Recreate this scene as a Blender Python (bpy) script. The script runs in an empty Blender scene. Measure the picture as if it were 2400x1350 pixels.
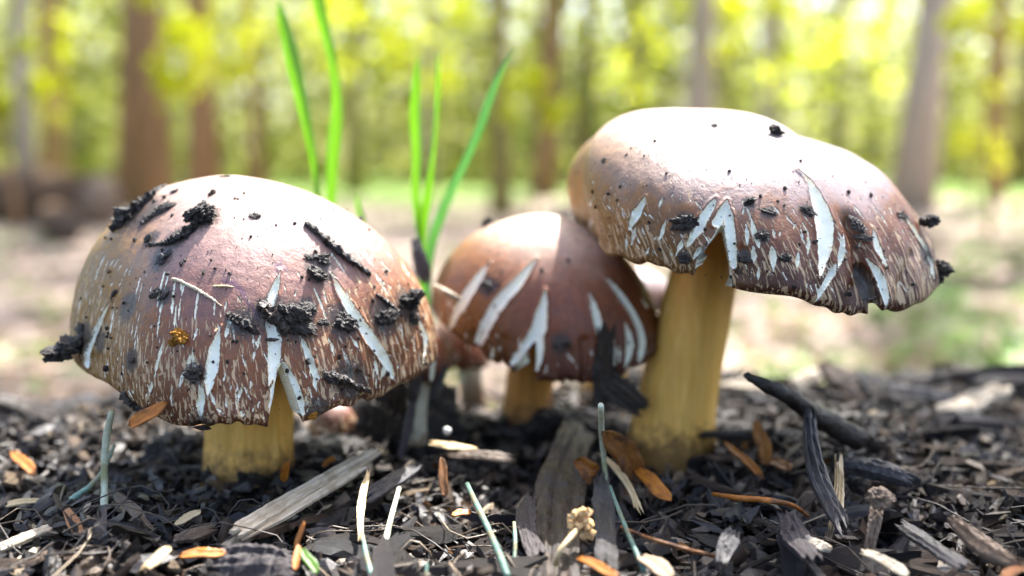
import bpy, math, random
import numpy as np
from mathutils import Vector, Matrix, Euler

rnd = random.Random(7)
nrg = np.random.default_rng(7)
sc = bpy.context.scene
col = sc.collection
PI = math.pi

# ------------------------------------------------------------------ camera, light, exposure
CAM_Z = 0.082
PITCH = math.atan(275 / (2400 * 35 / 36))
FPX = 2400 * 35 / 36
cd = bpy.data.cameras.new('camera')
cam = bpy.data.objects.new('camera', cd)
col.objects.link(cam)
cam.location = (0, 0, CAM_Z)
cam.rotation_euler = (PI / 2 - PITCH, 0, 0)
cd.lens = 35
cd.sensor_width = 36
cd.clip_start = 0.005
cd.clip_end = 400
cd.dof.use_dof = True
cd.dof.focus_distance = 0.217
cd.dof.aperture_fstop = 6.3
sc.camera = cam

SUN = Vector((0.22, 0.42, 0.84)).normalized()
w = bpy.data.worlds.new('World')
sc.world = w
w.use_nodes = True
wn = w.node_tree
bg = wn.nodes['Background']
sky = wn.nodes.new('ShaderNodeTexSky')
sky.sky_type = 'NISHITA'
sky.sun_disc = False
sky.sun_elevation = math.asin(SUN.z)
sky.sun_rotation = math.atan2(SUN.x, SUN.y)
sky.dust_density = 4
sky.air_density = .9
sky.ozone_density = .6
wn.links.new(sky.outputs[0], bg.inputs[0])
bg.inputs[1].default_value = 0.14
sl = bpy.data.lights.new('sun', 'SUN')
sl.energy = 5.0
sl.angle = math.radians(0.53)
sl.color = (1, 0.975, 0.94)
so = bpy.data.objects.new('sun', sl)
col.objects.link(so)
so.rotation_euler = SUN.to_track_quat('Z', 'Y').to_euler()
sc.view_settings.view_transform = 'Standard'
sc.view_settings.look = 'None'
sc.view_settings.exposure = 2.05
sc.view_settings.gamma = 1
sc.view_settings.use_curve_mapping = False
sc.cycles.use_denoising = True
sc.cycles.max_bounces = 8
sc.cycles.diffuse_bounces = 4
sc.cycles.transparent_max_bounces = 4
sc.cycles.caustics_reflective = False
sc.cycles.caustics_refractive = False

# ------------------------------------------------------------------ pixel geometry (photo pixels, 2400 x 1350)
cp, sp = math.cos(PITCH), math.sin(PITCH)
def proj(P):
    P = np.asarray(P, float)
    x, y, z = P[..., 0], P[..., 1], P[..., 2] - CAM_Z
    d = y * cp - z * sp
    v = y * sp + z * cp
    return 1200 + FPX * x / d, 675 - FPX * v / d, d
def ray(px, py):
    a, b = (px - 1200) / FPX, (675 - py) / FPX
    return np.array([a, cp + b * sp, -sp + b * cp])
def pt(px, py, Y):
    r = ray(px, py)
    return np.array([0, 0, CAM_Z]) + r * (Y / r[1])
def gp(px, py, z=0.0):
    r = ray(px, py)
    return np.array([0, 0, CAM_Z]) + r * ((z - CAM_Z) / r[2])

# ------------------------------------------------------------------ object helpers
def mesh(name, V, Fs, mats=(), smooth=True, attrs=None):
    m = bpy.data.meshes.new(name)
    V = np.asarray(V, np.float32)
    if isinstance(Fs, np.ndarray):
        n, k = Fs.shape
        m.vertices.add(len(V)); m.vertices.foreach_set('co', V.ravel())
        m.loops.add(n * k); m.loops.foreach_set('vertex_index', Fs.astype(np.int32).ravel())
        m.polygons.add(n); m.polygons.foreach_set('loop_start', np.arange(0, n * k, k, dtype=np.int32))
        m.update(calc_edges=True)
    else:
        m.from_pydata([tuple(map(float, v)) for v in V], [], [tuple(map(int, f)) for f in Fs])
    m.polygons.foreach_set('use_smooth', np.full(len(m.polygons), smooth))
    for k, a in (attrs or {}).items():
        a = np.asarray(a, np.float32)
        if a.ndim == 1:
            at = m.attributes.new(k, 'FLOAT', 'POINT'); at.data.foreach_set('value', a)
        else:
            at = m.attributes.new(k, 'FLOAT_VECTOR', 'POINT'); at.data.foreach_set('vector', a.ravel())
    for x in mats: m.materials.append(x)
    m.update()
    return m
def obj(name, m, parent=None, loc=None, rot=None, scale=None):
    o = bpy.data.objects.new(name, m)
    col.objects.link(o)
    if parent is not None: o.parent = parent
    if loc is not None: o.location = tuple(map(float, loc))
    if rot is not None: o.rotation_euler = rot
    if scale is not None: o.scale = scale
    return o
def tag(o, label, cat, group=None, kind=None):
    if label: o['label'] = label
    if cat: o['category'] = cat
    if group: o['group'] = group
    if kind: o['kind'] = kind
    return o
def empty(name, loc, label, cat, group=None):
    o = bpy.data.objects.new(name, None)
    col.objects.link(o)
    o.location = tuple(map(float, loc)); o.empty_display_size = 0.01
    return tag(o, label, cat, group)
def grid_faces(a, b, wrap_a=False, off=0):
    """quads of an a x b vertex grid (index = i*b+j)"""
    i = np.arange(a if wrap_a else a - 1)[:, None]; j = np.arange(b - 1)[None]
    i2 = (i + 1) % a
    return np.stack([i * b + j, i2 * b + j, i2 * b + j + 1, i * b + j + 1], -1).reshape(-1, 4) + off
def wob(P, f, seed=0):
    """cheap smooth pseudo noise in [-1,1] from sines"""
    r = np.random.default_rng(seed)
    o = 0
    for k in range(5):
        d = r.normal(size=3); d /= np.linalg.norm(d)
        o = o + np.sin((P @ d) * f * (0.6 + 0.5 * k) + r.uniform(0, 6.28)) / (1 + .35 * k)
    return o / 2.6

# ------------------------------------------------------------------ node helpers
def mat(name):
    m = bpy.data.materials.new(name); m.use_nodes = True
    nt = m.node_tree
    b = nt.nodes['Principled BSDF']
    return m, nt, b
def nd(nt, t, **kw):
    n = nt.nodes.new(t)
    for k, v in kw.items():
        if k.startswith('i_'): n.inputs[int(k[2:])].default_value = v
        else: setattr(n, k, v)
    return n
def ramp(nt, src, stops, interp='LINEAR'):
    n = nt.nodes.new('ShaderNodeValToRGB')
    n.color_ramp.interpolation = interp
    e = n.color_ramp.elements
    while len(e) < len(stops): e.new(0.5)
    for k, (p, c) in enumerate(stops):
        e[k].position = p
        e[k].color = (c, c, c, 1) if isinstance(c, (int, float)) else (*c, 1)
    nt.links.new(src, n.inputs[0])
    return n.outputs[0]
def mixc(nt, f, a, b, mode='MIX'):
    n = nt.nodes.new('ShaderNodeMix'); n.data_type = 'RGBA'; n.blend_type = mode
    for s, v in ((n.inputs[0], f), (n.inputs[6], a), (n.inputs[7], b)):
        if hasattr(v, 'is_linked'): nt.links.new(v, s)
        elif isinstance(v, (int, float)): s.default_value = v if s.type == 'VALUE' else (v, v, v, 1)
        else: s.default_value = (*v, 1)
    return n.outputs[2]
def mth(nt, op, a, b=None, c=None, clamp=False):
    n = nt.nodes.new('ShaderNodeMath'); n.operation = op; n.use_clamp = clamp
    for s, v in zip(n.inputs, (a, b, c)):
        if v is None: continue
        if hasattr(v, 'is_linked'): nt.links.new(v, s)
        else: s.default_value = v
    return n.outputs[0]
def maprange(nt, v, a, b, c=0., d=1., smooth=True):
    n = nt.nodes.new('ShaderNodeMapRange')
    n.interpolation_type = 'SMOOTHSTEP' if smooth else 'LINEAR'
    for s, x in zip(n.inputs, (v, a, b, c, d)):
        if hasattr(x, 'is_linked'): nt.links.new(x, s)
        else: s.default_value = x
    return n.outputs[0]
def attr(nt, name, vec=False):
    n = nt.nodes.new('ShaderNodeAttribute'); n.attribute_name = name
    return n.outputs['Vector'] if vec else n.outputs['Fac']
def noise(nt, vec, scale, detail=3, rough=.55, dist=0., stretch=None):
    if stretch is not None:
        mp = nt.nodes.new('ShaderNodeMapping'); mp.inputs['Scale'].default_value = stretch
        if vec is not None: nt.links.new(vec, mp.inputs[0])
        vec = mp.outputs[0]
    n = nt.nodes.new('ShaderNodeTexNoise')
    n.inputs['Scale'].default_value = scale; n.inputs['Detail'].default_value = detail
    n.inputs['Roughness'].default_value = rough; n.inputs['Distortion'].default_value = dist
    if vec is not None: nt.links.new(vec, n.inputs['Vector'])
    return n.outputs['Fac']
def objco(nt): return nt.nodes.new('ShaderNodeTexCoord').outputs['Object']
def bump(nt, b, h, strength, dist):
    n = nt.nodes.new('ShaderNodeBump'); n.inputs['Strength'].default_value = strength; n.inputs['Distance'].default_value = dist
    nt.links.new(h, n.inputs['Height']); nt.links.new(n.outputs[0], b.inputs['Normal'])
def orand(nt): return nt.nodes.new('ShaderNodeObjectInfo').outputs['Random']
def translucent(nt, b, colour, fac):
    t = nt.nodes.new('ShaderNodeBsdfTranslucent')
    if hasattr(colour, 'is_linked'): nt.links.new(colour, t.inputs[0])
    else: t.inputs[0].default_value = (*colour, 1)
    mx = nt.nodes.new('ShaderNodeMixShader'); mx.inputs[0].default_value = fac
    out = [n for n in nt.nodes if n.type == 'OUTPUT_MATERIAL'][0]
    nt.links.new(b.outputs[0], mx.inputs[1]); nt.links.new(t.outputs[0], mx.inputs[2])
    nt.links.new(mx.outputs[0], out.inputs[0])

# ------------------------------------------------------------------ materials
def m_cap(name, stops, ochre, streak_lo, streak_hi, side=True):
    m, nt, b = mat(name)
    u = attr(nt, 'u'); arc = attr(nt, 'arc', True); fl = attr(nt, 'flesh'); st = attr(nt, 'stain'); fo = attr(nt, 'fold'); sd = attr(nt, 'side')
    co = objco(nt)
    n1 = noise(nt, co, 90, 4); n2 = noise(nt, co, 480, 4, .6); n3 = noise(nt, co, 1900, 3, .6)
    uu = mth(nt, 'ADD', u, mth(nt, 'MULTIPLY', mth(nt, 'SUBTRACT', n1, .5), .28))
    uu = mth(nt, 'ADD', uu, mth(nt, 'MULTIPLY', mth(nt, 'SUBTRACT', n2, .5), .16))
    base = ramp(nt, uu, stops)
    base = mixc(nt, mth(nt, 'MULTIPLY', sd, .9), base, ochre)
    mott = maprange(nt, n2, .35, .7, .78, 1.2)
    base = mixc(nt, 1., base, mott, 'MULTIPLY')
    base = mixc(nt, maprange(nt, n3, .5, .75, 0, .22), base, (.34, .25, .22))
    base = mixc(nt, mth(nt, 'MULTIPLY', st, .85), base, (.06, .02, .07))
    # hairline splits that open towards the rim
    arcn = noise(nt, arc, 1.0, 2, .5, .3, (1500, 260, 1))
    arcm = noise(nt, arc, 1.0, 3, .55, .8, (800, 300, 1))
    dens = maprange(nt, u, streak_lo, streak_hi, .74, .54)
    dens = mth(nt, 'ADD', dens, mth(nt, 'MULTIPLY', mth(nt, 'SUBTRACT', n1, .5), .12))
    f1 = maprange(nt, mth(nt, 'SUBTRACT', arcn, dens), 0., .05)
    f2 = maprange(nt, mth(nt, 'SUBTRACT', arcm, mth(nt, 'ADD', dens, .03)), 0., .05)
    hair = mth(nt, 'MAXIMUM', f1, f2)
    fls = maprange(nt, mth(nt, 'ADD', fl, mth(nt, 'MULTIPLY', mth(nt, 'SUBTRACT', n3, .5), .18)), .08, -.06)
    dirt = attr(nt, 'dirt')
    dm = maprange(nt, mth(nt, 'ADD', mth(nt, 'MULTIPLY', dirt, .55), mth(nt, 'MULTIPLY', n3, .6)), .46, .70)
    edge = maprange(nt, fl, .35, .05, 0., .6)
    base = mixc(nt, edge, base, (.12, .05, .025))
    base = mixc(nt, mth(nt, 'MULTIPLY', hair, .85), base, (.54, .38, .22))
    cream = mixc(nt, maprange(nt, noise(nt, co, 900, 4, .6, .2, (1, 1, .3)), .4, .7), (.95, .93, .78), (.86, .80, .56))
    base = mixc(nt, fls, base, cream)
    base = mixc(nt, mth(nt, 'MULTIPLY', dm, .85), base, (.035, .028, .024))
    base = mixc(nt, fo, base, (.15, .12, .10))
    nt.links.new(base, b.inputs['Base Color'])
    rough = mixc(nt, fls, mth(nt, 'ADD', maprange(nt, n2, .3, .7, .40, .54), maprange(nt, n1, .35, .65, -.06, .06)), .65)
    nt.links.new(rough, b.inputs['Roughness'])
    b.inputs['Specular IOR Level'].default_value = .5
    b.inputs['Subsurface Weight'].default_value = .12
    b.inputs['Subsurface Radius'].default_value = (1., .45, .2)
    b.inputs['Subsurface Scale'].default_value = .003
    h = mth(nt, 'SUBTRACT', mth(nt, 'ADD', mth(nt, 'MULTIPLY', n3, .25), mth(nt, 'MULTIPLY', n2, .5)), mth(nt, 'MULTIPLY', hair, .8))
    bump(nt, b, h, .6, .0007)
    return m
def m_simple(name, c1, c2, scale, rough=.6, stretch=None, bumpd=.0004, bstr=.6, var=.35, spec=.4, sss=0., c3=None, coat=0):
    """two-tone grainy procedural; each object gets its own brightness"""
    m, nt, b = mat(name)
    co = objco(nt)
    n = noise(nt, co, scale, 5, .62, .3, stretch)
    n2 = noise(nt, co, scale * .23, 3)
    c = ramp(nt, n, [(.32, c1), (.68, c2)])
    if c3 is not None: c = mixc(nt, maprange(nt, n2, .48, .66), c, c3)
    v = maprange(nt, orand(nt), 0, 1, 1 - var, 1 + var, False)
    c = mixc(nt, 1., c, v, 'MULTIPLY')
    nt.links.new(c, b.inputs['Base Color'])
    nt.links.new(maprange(nt, n2, .3, .7, max(.05, rough - .15), min(1, rough + .15)), b.inputs['Roughness'])
    b.inputs['Specular IOR Level'].default_value = spec
    b.inputs['Coat Weight'].default_value = coat
    b.inputs['Coat Roughness'].default_value = .25
    if sss:
        b.inputs['Subsurface Weight'].default_value = sss
        b.inputs['Subsurface Radius'].default_value = (1., .55, .2)
        b.inputs['Subsurface Scale'].default_value = .004
    bump(nt, b, n, bstr, bumpd)
    return m
def m_leaf(name, c1, c2, tr, tfac=.5, scale=60, rough=.45, var=.25):
    m, nt, b = mat(name)
    n = noise(nt, objco(nt), scale if isinstance(scale, (int, float)) else 1., 3, .55, 0., None if isinstance(scale, (int, float)) else scale)
    v = maprange(nt, orand(nt), 0, 1, 1 - var, 1 + var, False)
    c = mixc(nt, 1., ramp(nt, n, [(.3, c1), (.7, c2)]), v, 'MULTIPLY')
    nt.links.new(c, b.inputs['Base Color']); b.inputs['Roughness'].default_value = rough
    t = mixc(nt, 1., tr, ramp(nt, n, [(.3, .75), (.7, 1.15)]), 'MULTIPLY')
    translucent(nt, b, t, tfac)
    return m
def m_tinted(name, rough=.6, tfac=0., bstr=.5, scale=900, spec=.4, gain=1.3):
    """colour from the mesh attribute 'tint' (several plain pigments in one mass)"""
    m, nt, b = mat(name)
    a = nt.nodes.new('ShaderNodeAttribute'); a.attribute_name = 'tint'
    n = noise(nt, objco(nt), scale, 4)
    c = mixc(nt, 1., a.outputs['Color'], ramp(nt, n, [(.3, .6), (.7, gain)]), 'MULTIPLY')
    nt.links.new(c, b.inputs['Base Color']); b.inputs['Roughness'].default_value = rough
    b.inputs['Specular IOR Level'].default_value = spec
    if tfac: translucent(nt, b, c, tfac)
    else: bump(nt, b, n, bstr, .0004)
    return m

M = {}
M['cap_left'] = m_cap('wine_brown_cap_skin', [(0., (.44, .31, .25)), (.32, (.37, .245, .20)), (.46, (.29, .17, .145)), (.58, (.22, .105, .08)), (.70, (.20, .070, .026)), (.86, (.165, .050, .010)), (1., (.09, .026, .006))], (.27, .14, .016), .42, .86)  # tan apex, paled further to paint the white sun highlight into the colour
M['cap_mid'] = m_cap('red_brown_cap_skin', [(0., (.62, .46, .36)), (.42, (.52, .34, .25)), (.56, (.30, .115, .055)), (.68, (.22, .066, .026)), (.8, (.185, .048, .010)), (1., (.07, .018, .006))], (.21, .085, .012), .8, 1.25)  # pale crown stops paint the blown sun highlight into the red-brown skin
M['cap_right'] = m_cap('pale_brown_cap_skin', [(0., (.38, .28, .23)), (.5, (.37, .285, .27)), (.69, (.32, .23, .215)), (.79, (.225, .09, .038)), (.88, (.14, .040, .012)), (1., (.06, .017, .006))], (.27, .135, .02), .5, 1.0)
M['flesh'] = m_simple('cream_mushroom_flesh', (.93, .91, .75), (.96, .95, .84), 420, .65, (1, 1, .35), .0002, .4, .04, .3, .25)
def m_stem(name, c1, c2):
    m, nt, b = mat(name)
    co = objco(nt)
    n = noise(nt, co, 1, 4, .6, .2, (900, 900, 38)); n2 = noise(nt, co, 160, 3, .5, 0., (1, 1, .25)); n3 = noise(nt, co, 1500, 3)
    c = ramp(nt, n, [(.3, c1), (.7, c2)])
    c = mixc(nt, 1., c, maprange(nt, n2, .3, .7, .88, 1.08), 'MULTIPLY')
    sep = nt.nodes.new('ShaderNodeSeparateXYZ'); nt.links.new(co, sep.inputs[0])
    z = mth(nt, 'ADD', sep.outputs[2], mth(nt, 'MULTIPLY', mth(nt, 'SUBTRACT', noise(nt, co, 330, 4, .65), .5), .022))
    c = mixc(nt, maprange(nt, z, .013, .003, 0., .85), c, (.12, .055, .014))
    c = mixc(nt, maprange(nt, n3, .66, .72, 0., .7), c, (.09, .05, .02))
    nt.links.new(c, b.inputs['Base Color'])
    b.inputs['Roughness'].default_value = .55; b.inputs['Specular IOR Level'].default_value = .35
    b.inputs['Subsurface Weight'].default_value = .25
    b.inputs['Subsurface Radius'].default_value = (1., .5, .18); b.inputs['Subsurface Scale'].default_value = .004
    bump(nt, b, n, .7, .0005)
    return m
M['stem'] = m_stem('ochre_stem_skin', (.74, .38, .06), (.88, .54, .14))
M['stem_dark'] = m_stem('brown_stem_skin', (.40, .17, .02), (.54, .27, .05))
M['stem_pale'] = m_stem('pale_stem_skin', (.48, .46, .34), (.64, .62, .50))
M['gill'] = m_simple('grey_gills', (.20, .16, .14), (.34, .28, .24), 600, .8, None, .0002, .3, .05)
M['soil'] = m_simple('wet_black_soil', (.010, .0075, .0055), (.052, .039, .029), 1400, .5, None, .0009, 1., .4, .5, 0, (.03, .025, .022))
M['bark'] = m_simple('dark_bark', (.012, .0085, .006), (.050, .034, .024), 800, .5, (.18, 1, 1), .0008, 1., .45, .5, 0, (.028, .022, .020))
M['bark_grey'] = m_simple('grey_bark', (.022, .020, .020), (.075, .067, .066), 800, .5, (.15, 1, 1), .0007, 1., .4, .5, 0, (.05, .046, .049))
M['bark_plum'] = m_simple('purplish_bark', (.017, .013, .0135), (.05, .039, .040), 800, .6, (.15, 1, 1), .0008, 1., .3, .4)
M['wood'] = m_simple('brown_wood', (.07, .046, .03), (.19, .135, .093), 900, .6, (.12, 1, 1), .0006, .9, .4, .35)
M['wood_tan'] = m_simple('light_tan_wood', (.17, .12, .075), (.36, .27, .18), 900, .65, (.1, 1, 1), .0006, .9, .35, .3, 0, (.24, .17, .11))
M['bark_warm'] = m_simple('warm_brown_bark', (.045, .026, .016), (.125, .078, .048), 800, .6, (.15, 1, 1), .0008, 1., .4, .35, 0, (.07, .045, .03))
M['pale'] = m_simple('weathered_pale_wood', (.34, .27, .18), (.60, .52, .40), 900, .6, (.08, 1, 1), .0005, .9, .25, .3, 0, (.36, .29, .2))
M['straw'] = m_simple('tan_straw', (.40, .28, .13), (.62, .48, .28), 700, .5, (.06, 1, 1), .0004, .6, .25, .4)
M['orange'] = m_simple('orange_bud_scale', (.28, .08, .010), (.46, .17, .022), 700, .45, (.2, 1, 1), .0006, .9, .35, .4, 0, (.14, .05, .012))
M['rust'] = m_simple('rust_brown_leaf', (.16, .055, .012), (.33, .14, .035), 700, .5, (.2, 1, 1), .0006, .9, .3, .4, 0, (.09, .035, .012))
M['stalk'] = m_simple('blue_green_stalk', (.09, .17, .13), (.20, .32, .26), 900, .45, (.1, 1, 1), .0003, .6, .25, .4, 0, (.22, .20, .11))
M['stalk_pale'] = m_simple('pale_stalk', (.36, .40, .28), (.58, .60, .46), 900, .5, (.1, 1, 1), .0003, .5, .15, .4, 0, (.30, .30, .16))
M['blade'] = m_leaf('fresh_grass_blade', (.07, .20, .010), (.12, .29, .015), (.17, .44, .008), .46, (1500, 1500, 25))
M['blade_blue'] = m_leaf('blue_green_grass_blade', (.05, .20, .05), (.10, .28, .09), (.10, .34, .05), .4, (1500, 1500, 25))
M['litter'] = m_leaf('yellow_dry_leaf', (.50, .36, .10), (.62, .48, .2), (.5, .35, .1), .3, 90)
M['crust'] = m_simple('orange_crumbs', (.36, .15, .02), (.46, .23, .05), 1500, .9, None, .0009, 1., .2, .1)
M['tuft'] = m_simple('yellow_tuft', (.50, .28, .10), (.70, .50, .28), 1500, .9, None, .0004, .8, .1, .1)
M['fibre'] = m_simple('pale_fibre', (.55, .55, .5), (.7, .7, .66), 1500, .6, None, .0001, .3, .1)
M['mass'] = m_tinted('mulch_mass', .5, 0, .8, 900, .5, 1.0)
M['weed'] = m_leaf('weed_leaf', (.09, .20, .02), (.15, .28, .03), (.20, .45, .03), .45, 30)
M['sap'] = m_leaf('young_yellow_green_leaf', (.25, .30, .006), (.32, .37, .008), (.78, .82, .005), .62, 3, .5, .15)
M['canopy'] = m_leaf('canopy_leaf', (.10, .17, .02), (.15, .22, .03), (.35, .48, .06), .5, 1.5, .5, .15)
M['farleaf'] = m_tinted('far_leaf', .6, .5, 0, .6, .3)
M['trunk_brown'] = m_simple('brown_tree_bark', (.20, .115, .05), (.34, .21, .105), 14, .85, (1, 1, .2), .02, 1., .15, .2)
M['trunk_grey'] = m_simple('grey_tree_bark', (.28, .235, .18), (.46, .39, .31), 14, .85, (1, 1, .2), .02, 1., .15, .2)
M['trunk_olive'] = m_simple('olive_tree_bark', (.15, .125, .04), (.27, .22, .09), 14, .85, (1, 1, .2), .02, 1., .15, .2)
M['log'] = m_simple('dark_log_bark', (.07, .04, .02), (.17, .10, .055), 14, .9, (.2, 1, 1), .02, 1., .15, .2)
M['rock'] = m_simple('pale_rock', (.45, .45, .44), (.65, .65, .64), 8, .8, None, .02, .7, .1, .3)

# ------------------------------------------------------------------ ground
def ground_h(x, y):
    x = np.asarray(x, float); y = np.asarray(y, float)
    e = .30 + .02 * np.sin(x * 9 + 1.) + .02 * np.sin(x * 23) + np.clip(x, 0, .4) * .30
    t = np.clip((y - e) / .42, 0, 1); s = t * t * (3 - 2 * t)
    rel = .003 * np.sin(31 * x + 17 * y) + .0025 * np.sin(53 * x - 41 * y + 2) + .0015 * np.sin(120 * x + 90 * y)
    slope = np.where(y > 1.5, .012 * np.sin(x * .9 + y * .6) * np.clip(y - 1.5, 0, 3) / 3 * 3, 0)
    rel = rel - .0045 * np.exp(-((x + .064) / .020) ** 2 - ((y - .232) / .022) ** 2)
    return -.19 * s - .0028 * np.clip((1.2 - np.abs(y)) / .8, 0, 1) + rel * (1 - s) + slope - .006 * np.clip(-y, 0, 4)
def build_ground():
    ys = np.concatenate([-np.geomspace(6, .1, 12), np.linspace(0, .16, 20), np.linspace(.163, .55, 200), np.geomspace(.56, 140, 150)])
    xp = np.concatenate([np.linspace(0, .32, 170)[1:], np.geomspace(.325, 110, 80)])
    xs = np.concatenate([-xp[::-1], [0], xp])
    X, Y = np.meshgrid(xs, ys, indexing='ij')
    Z = ground_h(X, Y)
    P = np.stack([X, Y, Z], -1).reshape(-1, 3)
    near = np.clip((.7 - np.abs(P[:, 1])) / .3, 0, 1) * np.clip((.6 - np.abs(P[:, 0])) / .3, 0, 1)
    P[:, 2] += near * (.0012 * wob(P, 900, 3) + .0010 * wob(P, 2000, 4))
    m, nt, b = mat('forest_floor')
    co = objco(nt)
    sep = nt.nodes.new('ShaderNodeSeparateXYZ'); nt.links.new(co, sep.inputs[0])
    big = noise(nt, co, 1.3, 4, .6); mid = noise(nt, co, 9, 4, .65); fine = noise(nt, co, 60, 4, .65); tiny = noise(nt, co, 900, 4)
    soil = ramp(nt, tiny, [(.3, (.006, .005, .005)), (.7, (.022, .018, .016))])
    litter = ramp(nt, fine, [(.25, (.18, .12, .085)), (.5, (.36, .28, .225)), (.75, (.49, .39, .34))])
    litter = mixc(nt, maprange(nt, mid, .5, .68), litter, (.17, .115, .08))
    grass = ramp(nt, mid, [(.3, (.10, .18, .03)), (.7, (.20, .28, .07))])
    yy = mth(nt, 'ADD', sep.outputs[1], mth(nt, 'MULTIPLY', mth(nt, 'SUBTRACT', big, .5), 9.))
    g = maprange(nt, yy, 8.5, 11.)
    patch = mth(nt, 'MULTIPLY', maprange(nt, noise(nt, co, 2.2, 3), .56, .64), .8)
    base = mixc(nt, mth(nt, 'MAXIMUM', g, patch), litter, grass)
    md = mth(nt, 'ADD', sep.outputs[1], mth(nt, 'MULTIPLY', mth(nt, 'SUBTRACT', mid, .5), .35))
    base = mixc(nt, maprange(nt, md, .62, .95), soil, base)
    nt.links.new(base, b.inputs['Base Color']); b.inputs['Roughness'].default_value = .9
    b.inputs['Specular IOR Level'].default_value = .15
    bump(nt, b, mth(nt, 'ADD', tiny, fine), .8, .002)
    o = obj('ground', mesh('ground', P, grid_faces(len(xs), len(ys)), [m]))
    o['kind'] = 'structure'; o['label'] = 'dark mulch bed falling away to pale sunlit forest floor and grass'
build_ground()

# ------------------------------------------------------------------ trees and background
class Acc:
    def __init__(s): s.V = []; s.F = []; s.n = 0; s.A = []
    def add(s, V, F, a=None):
        V = np.asarray(V, float).reshape(-1, 3)
        s.V.append(V); s.F.append(np.asarray(F) + s.n); s.n += len(V)
        if a is not None: s.A.append(np.broadcast_to(np.asarray(a, float), (len(V), 3)))
    def mesh(s, name, mats, smooth=True):
        at = {'tint': np.concatenate(s.A)} if s.A else None
        return mesh(name, np.concatenate(s.V), np.concatenate(s.F), mats, smooth, at)
def tube(path, rad, n=10, seed=0, rough=0., close=True):
    path = np.asarray(path, float); rad = np.broadcast_to(np.asarray(rad, float), (len(path),))
    T = np.gradient(path, axis=0); T /= np.linalg.norm(T, axis=1)[:, None] + 1e-12
    ref = np.array([0, 1., 0]) if abs(T[0] @ np.array([0, 1., 0])) < .9 else np.array([1., 0, 0])
    A = np.cross(T, ref); A /= np.linalg.norm(A, axis=1)[:, None]; B = np.cross(T, A)
    t = np.linspace(0, 2 * PI, n, endpoint=False)
    r = rad[:, None] * np.ones((1, n))
    if rough:
        g = np.random.default_rng(seed); r = r * (1 + rough * g.normal(size=r.shape))
    V = path[:, None] + r[..., None] * (np.cos(t)[None, :, None] * A[:, None] + np.sin(t)[None, :, None] * B[:, None])
    k = len(path)
    V = V.reshape(-1, 3)
    i = np.arange(k - 1)[:, None]; j = np.arange(n)[None]; j2 = (j + 1) % n
    F = np.stack([i * n + j, i * n + j2, (i + 1) * n + j2, (i + 1) * n + j], -1).reshape(-1, 4)
    if close:
        V = np.concatenate([V, path[:1], path[-1:]])
        a, b2 = k * n, k * n + 1
        j = np.arange(n); j2 = (j + 1) % n
        F = np.concatenate([F, np.stack([np.full(n, a), j2, j, j], -1)[:, [0, 1, 2, 2]], np.stack([np.full(n, b2), (k - 1) * n + j, (k - 1) * n + j2, (k - 1) * n + j2], -1)])
        # triangles are kept as quads with a repeated index -> convert
        V = V; F = F
    return V, F
def fix(F):
    """split repeated-index quads into a list of faces"""
    out = []
    for f in F.tolist():
        g = []
        for v in f:
            if v not in g: g.append(v)
        out.append(g)
    return out
def tmesh(name, path, rad, m, n=10, seed=0, rough=0., smooth=True):
    V, F = tube(path, rad, n, seed, rough)
    return mesh(name, V, fix(F), [m], smooth)
def leaves(C, size, g, flat=.5):
    """leaf-shaped folded quads (two faces per leaf) at centres C"""
    n = len(C)
    nrm = g.normal(size=(n, 3)); nrm[:, 2] = np.abs(nrm[:, 2]) + flat; nrm /= np.linalg.norm(nrm, axis=1)[:, None]
    d = g.normal(size=(n, 3)); d -= nrm * np.sum(d * nrm, 1)[:, None]; d /= np.linalg.norm(d, axis=1)[:, None]
    e = np.cross(nrm, d); s = size * g.uniform(.6, 1.3, (n, 1))
    a = C - d * s * .5; b = C + d * s * .5; mL = C + e * s * .3 + nrm * s * .08; mR = C - e * s * .3 + nrm * s * .08
    V = np.stack([a, mR, b, mL], 1).reshape(-1, 3)
    i = np.arange(n)[:, None] * 4
    return V, i + np.array([[0, 1, 2, 3]])
def sun_clear(C, r=.9):
    """keep the gap in the canopy through which the sun reaches the mushrooms"""
    s = np.array(SUN); q = C - np.array([0, .3, .05]); d = q @ s
    return np.linalg.norm(q - d[:, None] * s, axis=1) > r
def clumps(g, centre, ext, ncl, per, spread):
    c = centre + g.uniform(-1, 1, (ncl, 3)) * ext
    keep = np.sum(((c - centre) / ext) ** 2, 1) < 1.05
    c = c[keep]
    return np.concatenate([x + g.normal(size=(per, 3)) * spread for x in c]), c

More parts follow.
